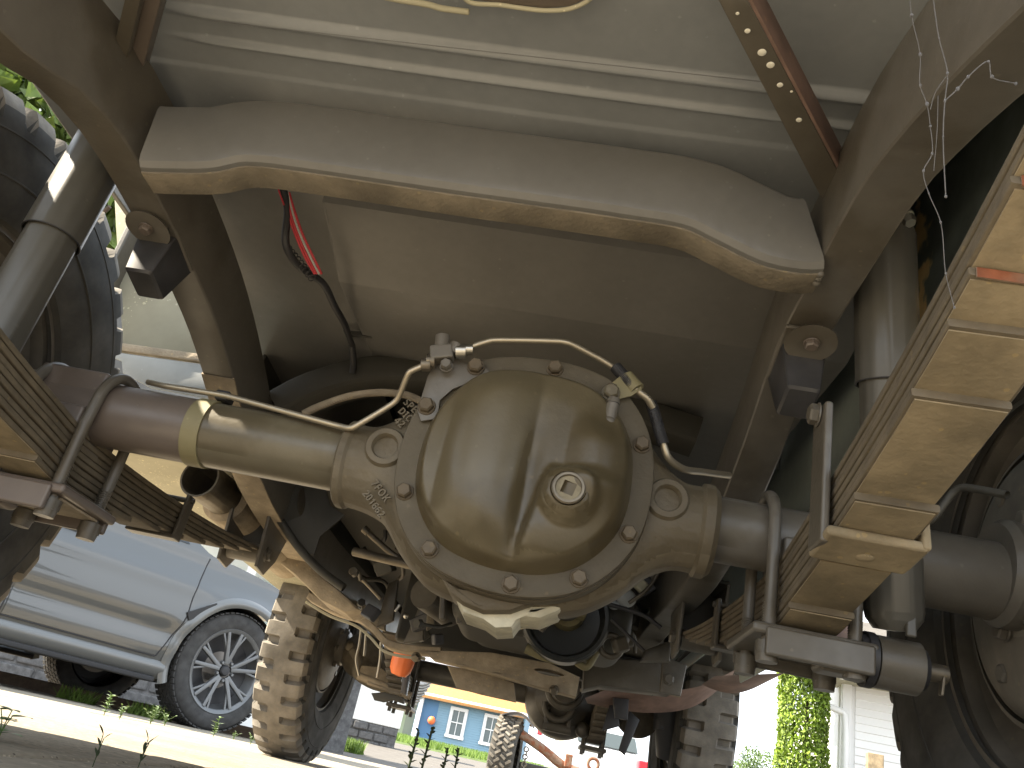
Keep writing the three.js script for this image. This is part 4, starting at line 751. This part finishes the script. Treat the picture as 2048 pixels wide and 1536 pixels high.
// ---------------------------------------------------------------- edging and walls behind the crossover
{
  const a = at(-60, 1338, 5.6), b = at(560, 1480, 5.9); a.y = 0; b.y = 0;
  const d = b.clone().sub(a), o = part('kerb', mv(rbox(d.length(), .085, .16, .012), 0, 0, 0), M.kerb, scene);
  o.position.copy(a).lerp(b, .5).setY(.030); o.rotation.y = Math.atan2(-d.z, d.x);
  o.userData = { kind: 'structure', label: 'low brown edging kerb under the crossover', category: 'kerb' };
}
const wood = mat([.42, .35, .24], .85, { map: T.dust }), white = mat([.80, .80, .78], .6), slate = mat([.17, .18, .20], .9, { map: T.dust });
function stones(parent, name, w, h, th, cols, rows, m, y0 = 0) {
  for (let j = 0; j < rows; j++) for (let i = 0; i < cols; i++) {
    const off = j % 2 ? .5 : 0, cw = w / cols, x0 = Math.max(-w / 2, -w / 2 + (i - off) * cw), x1 = Math.min(w / 2, -w / 2 + (i + 1 - off) * cw); if (x1 - x0 < cw * .2) continue;
    part(name, mv(rbox(x1 - x0 - .03, h / rows - .03, th * rr(.85, 1.1), .03), (x0 + x1) / 2, y0 + (j + .5) * h / rows, 0), m, parent);
  }
}
{
  const p = at(560, 1180, 13), t = thing('grey_house', 'slate grey house wall with white corner board behind the crossover', 'house', V(p.x, 0, p.z), .35);
  part('wall', mv(rbox(.95, 3.4, .3, .01), 1.17, 1.6, -.2), slate, t);
  part('corner_board', [mv(rbox(.16, 3.4, .34, .01), .62, 1.6, -.2), mv(rbox(.12, 3.4, .10, .01), .22, 1.6, .5)], white, t);
  part('porch', [mv(rbox(5.5, .5, 2.4, .02), -2.5, .1, -.5), mv(rbox(5.5, .16, 2.6, .02), -2.4, 2.5, -.5)], white, t);
  for (const x of [-.5, -2, -3.6]) part('porch_post', mv(rbox(.14, 2.3, .14, .01), x, 1.4, .55), white, t);
  part('wall', mv(rbox(5.5, 3.2, .2, .01), -2.5, 1.5, -1.8), mat([.62, .72, .70], .7), t);
  part('roof', mv(rbox(7.5, .2, 4, .02), -2, 3.4, -1), M.asphalt, t);
}
{
  const c = at(120, 1372, 10.5), t = thing('stone_wall', 'low grey block wall seen under the crossover', 'wall', V(c.x - .6, 0, c.z - .4), .25);
  part('mortar', mv(rbox(4.6, .6, .18, .01), 0, .30, 0), slate, t);
  stones(t, 'block', 4.6, .62, .25, 8, 3, slate);
}
// ---------------------------------------------------------------- white shed on a dark stone base
{
  const y = rise(0, -21), p = at(735, 1480, 21), t = thing('white_shed', 'white ribbed shed on a dark stone base left of the blue house', 'shed', V(p.x - .46, y - .12, p.z), .18);
  part('mortar', mv(rbox(2.3, .62, .38, .01), 0, .31, 0), slate, t);
  stones(t, 'stone', 2.3, .62, .5, 6, 3, slate);
  const ribs = []; part('wall', mv(rbox(2.36, 1.3, .44, .02), 0, 1.27, 0), white, t);
  for (let k = 0; k < 12; k++) part('wall_rib', mv(rbox(.035, 1.3, .03, .01), -1.08 + k * .196, 1.27, .235), white, t);
  part('roof', mv(rbox(2.6, .08, .9, .02), 0, 1.96, 0, .12), white, t);
  part('vent', mv(rbox(.12, .16, .03, .01), -.55, .36, .27), M.cream, t);
}
// ---------------------------------------------------------------- blue house
{
  const D = 54, base = at(985, 1500, D), yb = base.y - .55, ang = -.06;
  const t = thing('blue_house', 'small blue clapboard house with orange roof and white windows', 'house', V(base.x - .72, yb, base.z), ang);
  const blue = mat([.22, .36, .46], .7), roofM = mat([.46, .25, .10], .85, { map: T.roof }), glass = mat([.10, .13, .13], .12), sage = mat([.42, .50, .36], .8);
  part('wall', mv(rbox(7.3, 3.0, 5, .02), -1.2, 1.5, -2.55), blue, t);
  for (let k = 0; k < 20; k++) part('clapboard', mv(rbox(6.0, .14, .03, .006), -.5, .12 + k * .146, -.03, -.1), blue, t);
  part('wall', mv(rbox(4.6, 2.9, 4.4, .02), -6.9, 1.45, -3.1), sage, t);
  part('porch_shade', mv(rbox(1.1, 2.9, .05, .01), -3.95, 1.45, -.02), mat([.10, .22, .38], .8), t);  // flat panel, the shade under the porch painted as darker blue
  for (const x of [-4.55, -5.85, -7.2]) part('porch_post', mv(rbox(.30, 2.9, .2, .02), x, 1.45, .35), white, t);
  part('porch_door', [mv(rbox(.9, 2.3, .08, .02), -5.15, 1.2, -.86), mv(rbox(.9, 1.6, .08, .02), -6.5, 1.6, -.86)], mat([.30, .34, .28], .6), t);
  part('porch_floor', mv(rbox(4.6, .22, 1.4, .02), -6.9, .1, -.2), M.cream, t);
  part('eave', [mv(rbox(12.2, .20, .12, .02), -3.45, 3.02, .52)], white, t);
  part('roof', plate([V(2.6, 2.95, .62), V(2.6, 4.85, -2.6), V(2.6, 2.95, -5.8), V(2.6, 2.78, -5.8), V(2.6, 4.6, -2.6), V(2.6, 2.78, .62)], 'x', -12.1, .01), roofM, t);
  part('gable', plate([V(2.45, 2.9, .4), V(2.45, 4.65, -2.6), V(2.45, 2.9, -5.6)], 'x', -.08), blue, t);
  part('vent_stack', mv(new THREE.CylinderGeometry(.28, .32, .7, 20), .6, 4.75, -2.0), white, t);
  const gb = sub('dormer', t);
  part('gable', plate([V(-9.0, 4.2, -2.2), V(-6.2, 5.6, -2.2), V(-3.4, 4.2, -2.2)], 'z', -.1), white, gb);
  part('roof', plate([V(-9.2, 4.4, -3), V(-6.2, 6.1, -3), V(0, 5.2, -3), V(-1.2, 4.4, -3)], 'z', -2, .02), mat([.45, .46, .50], .8), gb);
  for (const x of [-1.95, .38]) {
    const w = sub('window', t);
    part('frame', [mv(rbox(.22, 1.85, .12, .02), x - .50, 1.70, .06), mv(rbox(.22, 1.85, .12, .02), x + .50, 1.70, .06), mv(rbox(1.22, .22, .13, .02), x, 2.55, .062), mv(rbox(1.30, .20, .16, .02), x, .82, .066), mv(rbox(.8, .07, .08, .01), x, 1.70, .05), mv(rbox(.05, 1.5, .07, .01), x, 1.70, .045)], white, w);
    part('pane', mv(rbox(.84, 1.6, .02, .004), x, 1.70, .012), glass, w);
  }
  part('flower_pot', [mv(new THREE.SphereGeometry(.26, 16, 12), -3.6, 1.5, .35)], M.orange, t);
}
// lawn strip before it
function blades(name, label, cat, n, spot, h, m, spread = .4) {
  const pos = [], nor = [];
  for (let k = 0; k < n; k++) {
    const [x, y, z] = spot(), a = rr(0, 6.28), hh = h * rr(.5, 1.2), w = hh * rr(.06, .12), lx = rr(-spread, spread) * hh, lz = rr(-spread, spread) * hh, c = Math.cos(a) * w, s = Math.sin(a) * w;
    pos.push(x - c, y, z - s, x + c, y, z + s, x + lx, y + hh, z + lz);
  }
  const g = new THREE.BufferGeometry(); g.setAttribute('position', new THREE.Float32BufferAttribute(pos, 3)); g.computeVertexNormals();
  const o = part(name, g, m, scene); return tag(o, label, cat, null, 'stuff');
}
{
  const a = at(870, 1500, 34), b = at(1010, 1540, 34);
  const g = grid(30, 16, (u, v) => { const x = a.x - 5 + (b.x - a.x + 14) * u, z = a.z + 5 - 18 * v; return V(x, rise(x, z) - .02 + .07 * sm(0, .08, v), z); }, 0);
  const o = part('lawn', g, M.lawn, scene); o.userData = { kind: 'structure', label: 'bright green lawn strip before the blue house', category: 'lawn' };
  blades('grass', 'sunlit blades of grass on the lawn before the blue house', 'grass', 16000, () => { const u = rnd(), v = rnd(), x = a.x - 5 + (b.x - a.x + 14) * u, z = a.z + 5 - 18 * v; return [x, rise(x, z) + .05, z]; }, .26, M.grass);
  const c = at(690, 1478, 15);
  blades('grass', 'tuft of grass by the stone base of the white shed', 'grass', 900, () => { const x = c.x + rr(-.35, .35), z = c.z + rr(-.3, .3); return [x, rise(x, z) - .01, z]; }, .22, M.grass);
}
// ---------------------------------------------------------------- trees
function crown(parent, n, size, place, m, name = 'crown') {
  const pos = [];
  for (let k = 0; k < n; k++) {
    const p = place(), s = size * rr(.6, 1.3), q = new THREE.Quaternion().setFromEuler(new THREE.Euler(rr(0, 6.28), rr(0, 6.28), rr(0, 6.28)));
    const c = [V(-.5, 0, 0), V(0, .28, .08), V(.5, 0, 0), V(0, -.28, .08)].map((v) => v.multiplyScalar(s).applyQuaternion(q).add(p));
    pos.push(...[c[0], c[1], c[2], c[0], c[2], c[3]].flatMap((v) => v.toArray()));
  }
  const g = new THREE.BufferGeometry(); g.setAttribute('position', new THREE.Float32BufferAttribute(pos, 3)); g.computeVertexNormals();
  return part(name, g, m, parent);
}
function trunk(parent, h, r, limbs, m) {
  const gs = [cyl(V(0, -.2, 0), V(0, h, 0), r, r * .5, 10)];
  for (let k = 0; k < limbs; k++) { const y = h * rr(.4, .95), a = rr(0, 6.28), l = h * rr(.25, .5); gs.push(cyl(V(0, y, 0), V(Math.cos(a) * l, y + l * .7, Math.sin(a) * l), r * .4, r * .12, 7)); }
  part('trunk', gs, m, parent);
}
const bark = mat([.12, .09, .07], .95, { map: T.dust });
const lf = (r, g, b) => mat([r, g, b], .8, { transmission: .3, thickness: 0, map: T.leaf });
{
  const D = 12.2, b0 = at(1556, 1536, D), b1 = at(1662, 1536, D), tp = at(1600, 1360, D);
  const cx = (b0.x + b1.x) / 2 + .0, cz = (b0.z + b1.z) / 2, hw = (b1.x - b0.x) / 2 + .09;
  const t = thing('arborvitae', 'dense bright green columnar arborvitae beside the white house', 'tree', V(cx, .02, cz));
  trunk(t, 2.2, .07, 0, bark);
  const lump = (a, y) => .86 + .17 * fbm(a / 6.283, y / 4, 8, 4, 301) * 1.6 - .13;
  const put = () => { const y = rr(.05, 3.6), a = rr(0, 6.28), e = Math.sqrt(rr(.45, 1)), r = hw * 1.0 * e * (y < .4 ? .8 : 1 - .42 * ((y - .4) / 3.3) ** 2.4) * lump(a, y); return V(Math.cos(a) * r - .03 * y, y, Math.sin(a) * r); };
  crown(t, 14000, .075, put, lf(.33, .50, .03)); crown(t, 7000, .06, put, lf(.20, .32, .03));
}
const farTree = (px, py, D, h, r, label, col, n = 5000) => {
  const p = at(px, py, D), y = rise(p.x, p.z), t = thing('tree', label, 'tree', V(p.x, y, p.z), 0);
  trunk(t, h * .55, h * .025, 9, bark);
  const cl = Array.from({ length: 22 }, () => { const a = rr(0, 6.28), q = r * Math.sqrt(rnd()) * .75; return [V(Math.cos(a) * q, h * rr(.38, .88), Math.sin(a) * q), r * rr(.28, .5)]; });
  crown(t, n, r * .075, () => { const [c, k] = cl[Math.floor(rnd() * cl.length)]; const v = V(rr(-1, 1), rr(-1, 1), rr(-1, 1)).normalize().multiplyScalar(k * rr(.55, 1)); return v.add(c); }, col);
};
farTree(960, 1420, 68, 10.5, 5, 'green tree rising behind the right end of the orange roof', lf(.10, .19, .04));
farTree(905, 1405, 74, 11.5, 4.5, 'pale tree behind the middle of the orange roof', lf(.14, .22, .07));
farTree(850, 1400, 82, 10, 4, 'tree behind the left part of the orange roof', lf(.12, .2, .05));
farTree(1500, 1530, 60, 4.4, 2.6, 'small green tree on the skyline left of the arborvitae', lf(.14, .24, .05));
{ // tree seen through the gap above the left rear tyre
  const p = at(150, 262, 7), t = thing('garden_tree', 'sunlit green tree seen over the left rear tyre', 'tree', V(p.x, 0, p.z));
  trunk(t, 4.2, .12, 12, bark);
  crown(t, 5200, .22, () => { const v = V(rr(-1, 1), rr(-1, 1), rr(-1, 1)).normalize().multiplyScalar(1.15 * Math.cbrt(rr(.2, 1))); return v.multiply(V(1.0, 1.15, 1.0)).add(V(.1, p.y - .55, 0)); }, lf(.20, .30, .05));
}
// ---------------------------------------------------------------- white house at the right
{
  const p = at(1682, 1440, 12.6), t = thing('white_house', 'white clapboard house with gutter and downspout at the right', 'house', V(p.x, 0, p.z), -.12);
  const top = at(1680, 1352, 12.6).y;
  part('wall', mv(rbox(6, top + .3, .2, .01), 3.05, (top + .3) / 2 - .1, -.2), white, t);
  for (let k = 0; k < 24; k++) part('clapboard', mv(rbox(5.8, .118, .03, .005), 3.12, .08 + k * .115, -.085, -.16), white, t);
  part('corner_board', mv(rbox(.14, top + .2, .12, .01), .08, (top + .2) / 2 - .05, -.06), white, t);
  part('side_wall', mv(rbox(.2, top, 5, .01), .12, top / 2, -2.8), white, t);
  part('soffit', [mv(rbox(7.6, .10, 1.2, .01), 2.9, top + .06, .1, 0, 0, .02), mv(rbox(7.7, .2, .05, .01), 2.9, top + .12, .72)], M.cream, t);
  part('roof', mv(rbox(7.8, .12, 3, .02), 2.9, top + .75, -.7, .45), M.asphalt, t);
  const d = sub('downspout', t);
  part('pipe', [bentTube([V(-.42, top - .02, .30), V(-.42, top - .42, .22), V(-.1, top - .46, .1), V(.06, top - .5, .07), V(.06, -.1, .07)], .05, 12)], white, d);
  part('gutter', mv(rbox(1.0, .10, .12, .02), -.35, top - .0, .36), white, d);
  const f = thing('garden_gate', 'weathered wooden gate post before the white house wall', 'gate', V(p.x + .22, 0, p.z + .62), -.12);
  part('post', mv(rbox(.22, 1.52, .12, .01), .06, .76, 0), wood, f);
  part('latch', mv(new THREE.TorusGeometry(.09, .012, 8, 20, 2.4), .16, 1.0, .07), M.steelDull, f);
  part('rail', mv(rbox(.9, .12, .05, .01), .5, .85, -.02), wood, f);
}
// ---------------------------------------------------------------- old truck parked ahead of the jeep
{
  const c = at(1012, 1500, 8.2), t = thing('old_truck', 'old truck with herringbone tyre and rusty axle ahead of the jeep', 'truck', V(c.x, 0, c.z));
  const tyre = (x, z) => {
    const w = new THREE.Group(); w.name = 'wheel'; t.add(w); w.position.set(x, .34, z); w.rotation.y = -.1;
    part('tyre', lathe([[.20, -.11], [.24, -.125], [.29, -.125], [.325, -.11], [.335, -.08], [.338, 0], [.335, .08], [.325, .11], [.29, .125], [.24, .125], [.20, .11]], 64, .8).rotateZ(Math.PI / 2), M.rubber, w);
    const gs = [];
    for (let k = 0; k < 30; k++) for (let r = 0; r < 4; r++) { const a = (k + (r % 2) * .5) / 30 * Math.PI * 2; gs.push(mv(new THREE.BoxGeometry(.058, .028, .022), -.085 + r * .057, 0, 0, 0, r % 2 ? .6 : -.6).applyMatrix4(new THREE.Matrix4().makeTranslation(0, .342, 0)).applyMatrix4(new THREE.Matrix4().makeRotationX(a))); }
    part('tread_lug', gs, M.tread, w).userData.kind = 'stuff';
    part('rim', lathe([[.20, .1], [.205, .08], [.15, .02], [.06, .03], [0, .03]], 40).rotateZ(Math.PI / 2), M.odDark, w);
  };
  tyre(0, 0); tyre(1.75, -.05);
  part('axle_beam', tube([V(.12, .55, .1), V(.35, .46, .08), V(.62, .34, .05), V(1.1, .32, .05), V(1.5, .40, .05), V(1.7, .5, .05)], .045, 40), M.rust, t);
  part('axle_beam', [mv(rbox(1.5, .10, .10, .02), .9, .26, -.1), mv(rbox(.20, .14, .2, .03), .95, .22, .05)], M.odDark, t);
  part('fender', grid(16, 10, (u, v) => V(-.10 + .34 * u, .68 + .16 * Math.sin(u * 2.2) - .18 * u, -.25 + .5 * v), 0), mat([.50, .52, .60], .5), t);
  part('lamp', mv(rbox(.05, .05, .04, .01), .30, .60, .1), M.red, t);
  part('tow_chain', Array.from({ length: 9 }, (_, k) => mv(new THREE.TorusGeometry(.022, .007, 6, 14), .20 + .006 * (k % 2), .42 - k * .034, .16, 0, k % 2 ? 1.5 : 0, 1.57)), M.steelDull, t);
  each('shackle', [mv(rbox(.07, .12, .06, .01), .62, .40, .14), mv(new THREE.TorusGeometry(.05, .015, 8, 20), .86, .42, .14)], M.rust, t);
}
// silver car far ahead, its red tail lamp in view
{
  const c = at(1300, 1500, 17), t = thing('silver_car', 'silver car with red tail lamp seen beyond the front springs', 'car', V(c.x - .2, rise(c.x, c.z), c.z), .1);
  const p = mat([.56, .57, .58], .35, { clearcoat: 1 }), glass = mat([.04, .05, .05], .1);
  const prof = [V(0, .32, 0), V(0, .95, -.02), V(0, 1.0, -.5), V(0, 1.42, -1.1), V(0, 1.45, -2.2), V(0, 1.02, -3.0), V(0, .9, -4.1), V(0, .35, -4.3)];
  part('body', plate(prof.map((v) => v.clone().setX(-1.45)), 'x', 1.75, .05), p, t);
  part('bumper', mv(rbox(1.8, .24, .18, .06), -.57, .52, .06), p, t);
  part('tail_lamp', mv(rbox(.24, .2, .06, .02), .13, .83, .03), mat([.75, .02, .04], .3), t);
  part('rear_window', mv(rbox(1.3, .02, .55, .01), -.57, 1.235, -.79, .61), glass, t);
  part('licence_plate', mv(rbox(.34, .16, .02, .005), -.57, .80, .04), white, t);
  for (const x of [-1.3, .16]) for (const z of [-.85, -3.4]) part('tyre', mv(new THREE.CylinderGeometry(.32, .32, .2, 32), x, .32, z, 0, 0, Math.PI / 2), M.rubber, t);
}
// ---------------------------------------------------------------- weeds in the joints and near the lens
function weed(name, label, group, p, h, leaves, m, o = {}) {
  const t = thing(name, label, 'weed', p, rr(0, 6), group), gs = [], st = [];
  const stems = o.stems ?? 3;
  for (let k = 0; k < stems; k++) {
    const a = k / stems * 6.28 + rr(-.4, .4), lean = rr(.05, .35) * (o.lean ?? 1), hh = h * rr(.7, 1.05);
    const top = V(Math.cos(a) * lean * hh, hh, Math.sin(a) * lean * hh), c = new THREE.CatmullRomCurve3([V(0, 0, 0), V(top.x * .25, hh * .55, top.z * .25), top]);
    st.push(new THREE.TubeGeometry(c, 8, h * .016, 5));
    for (let j = 0; j < leaves; j++) {
      const q = c.getPoint((j + 1) / leaves), b = a + j * 2.4 + rr(-.3, .3), l = (o.leaf ?? .35) * h * rr(.7, 1.1), w = l * (o.wide ?? .22);
      const dir = V(Math.cos(b), o.up ?? .5, Math.sin(b)).normalize(), sd = V(-Math.sin(b), 0, Math.cos(b));
      gs.push(grid(2, 5, (u, v) => q.clone().addScaledVector(dir, l * v).addScaledVector(sd, (u - .5) * 2 * w * Math.sin(Math.PI * Math.min(1, v * .94 + .06)) ** .8).add(V(0, -.25 * l * v * v + .06 * w * Math.abs(u - .5), 0)), 0));
    }
  }
  part('stem', st, m, t); part('leaf', gs, m, t); return t;
}
{
  const GJ = 'small weeds in the slab joints by the crossover';
  const JW = [['weed with a tall sprig in the slab joint below the crossover sill', 207, 1432, .15, .2], ['low weed in the slab joint beside the tall sprig', 238, 1440, .09, 2], ['spreading weed in the slab joint left of the crossover front tyre', 300, 1449, .12, 2.4], ['arching weed in the slab joint touching the crossover front tyre', 328, 1452, .10, 2.6], ['small upright weed right of the crossover front tyre', 426, 1474, .14, .6], ['low weed between the crossover tyre and the jeep front tyre', 466, 1480, .07, 2.4], ['low weed at the foot of the jeep front tyre', 500, 1490, .08, 2.2]];
  for (const [lab, x, y, h, lean] of JW) weed('joint_weed', lab, GJ, onY([x, y], 0), h * .55, 6, M.weed, { stems: 5, leaf: .42, wide: .2, lean });
  weed('broadleaf_weed', 'broad leaved weed at the left edge of the foreground', null, onY([-8, 1486], 0), .036, 3, M.weed, { stems: 4, leaf: .75, wide: .28, lean: 2, up: .3 });
  weed('seedling', 'grey green seedling standing in front of the shaded slab edge, the left one', null, onY([184, 1536], 0), .030, 3, M.weedDark, { stems: 2, leaf: .45, wide: .14, up: 1.4 });
  weed('seedling', 'taller grey green seedling with upright leaves, right of the first one', null, onY([275, 1538], 0), .036, 4, M.weedDark, { stems: 2, leaf: .45, wide: .12, up: 1.8, lean: .5 });
  const S = 'dark weed stalks standing before the lawn';
  [[816, 1536, 1.25, .085], [843, 1536, 1.32, .078], [884, 1550, 1.3, .045], [908, 1548, 1.4, .058]].forEach(([x, y, D, h], k) => { const p = at(x, y, D); const yy = p.y; p.y = 0; weed('weed_stalk', ['tall dark leafy stalk left of the pair before the lawn', 'tall dark leafy stalk right of the pair before the lawn', 'short dark stalk in front of the blue house', 'thin dark stalk in front of the blue house window'][k], null, p, yy + h * .55 + .016, 20, M.weedDark, { stems: 1, leaf: .13, wide: .26, lean: .12, up: .9 }); });
  for (const [x, y, D, n] of [[165, 1372, 5.0, 60], [300, 1402, 5.0, 50], [325, 1388, 5.2, 70]]) { const p = at(x, y, D); blades('weed_tuft', ['leafy tuft under the middle of the crossover sill', 'leafy tuft beside the crossover front tyre', 'taller leafy tuft behind the kerb at the crossover front tyre'][[165, 300, 325].indexOf(x)], 'weed', n * 3, () => [p.x + rr(-.10, .10), .0, p.z + rr(-.08, .08)], .075, M.grass, .8); }
}
// ---------------------------------------------------------------- cobwebs hung between the floor and the right spring
{
  const t = thing('cobweb', 'dusty cobweb strands hanging before the right frame rail', 'cobweb');
  const st = (pts, D, r) => { const q = pts.map(([x, y]) => at(1348 + x / 2.926, y / 2.926, D)); part('strand', tube(q, r, q.length * 6, 6), M.silk, t); return q; };
  const A = st([[1376, -60], [1390, 90], [1440, 320], [1440, 500], [1480, 610], [1500, 740], [1510, 900], [1460, 1000], [1490, 1130], [1560, 1300], [1590, 1600], [1640, 1800]], .44, .00022);
  const B = st([[1510, -60], [1550, 220], [1600, 430], [1585, 590], [1575, 800], [1590, 1150]], .43, .0003);
  const C = st([[1585, 590], [1660, 520], [1720, 450], [1840, 360], [1860, 450], [2000, 490]], .42, .00028);
  st([[1545, 560], [1540, 760], [1520, 1000]], .43, .00016); st([[1600, 440], [1530, 540], [1500, 640]], .43, .00016);
  [...A, ...B, ...C].forEach((p, k) => part('dust_clump', mv(new THREE.SphereGeometry(rr(.0004, .0010), 10, 8).scale(1, rr(1, 1.8), 1), p.x, p.y, p.z), M.silk, t));
  const f = thing('silk_thread', 'single spider thread stretched under the floor beads', 'cobweb');
  part('strand', tube([onY([425, 42], .706), onY([800, 84], .705), onY([1180, 126], .705), onY([1530, 164], .706)], .00035, 40, 6), M.silk, f);
}
renderer.render(scene, camera);
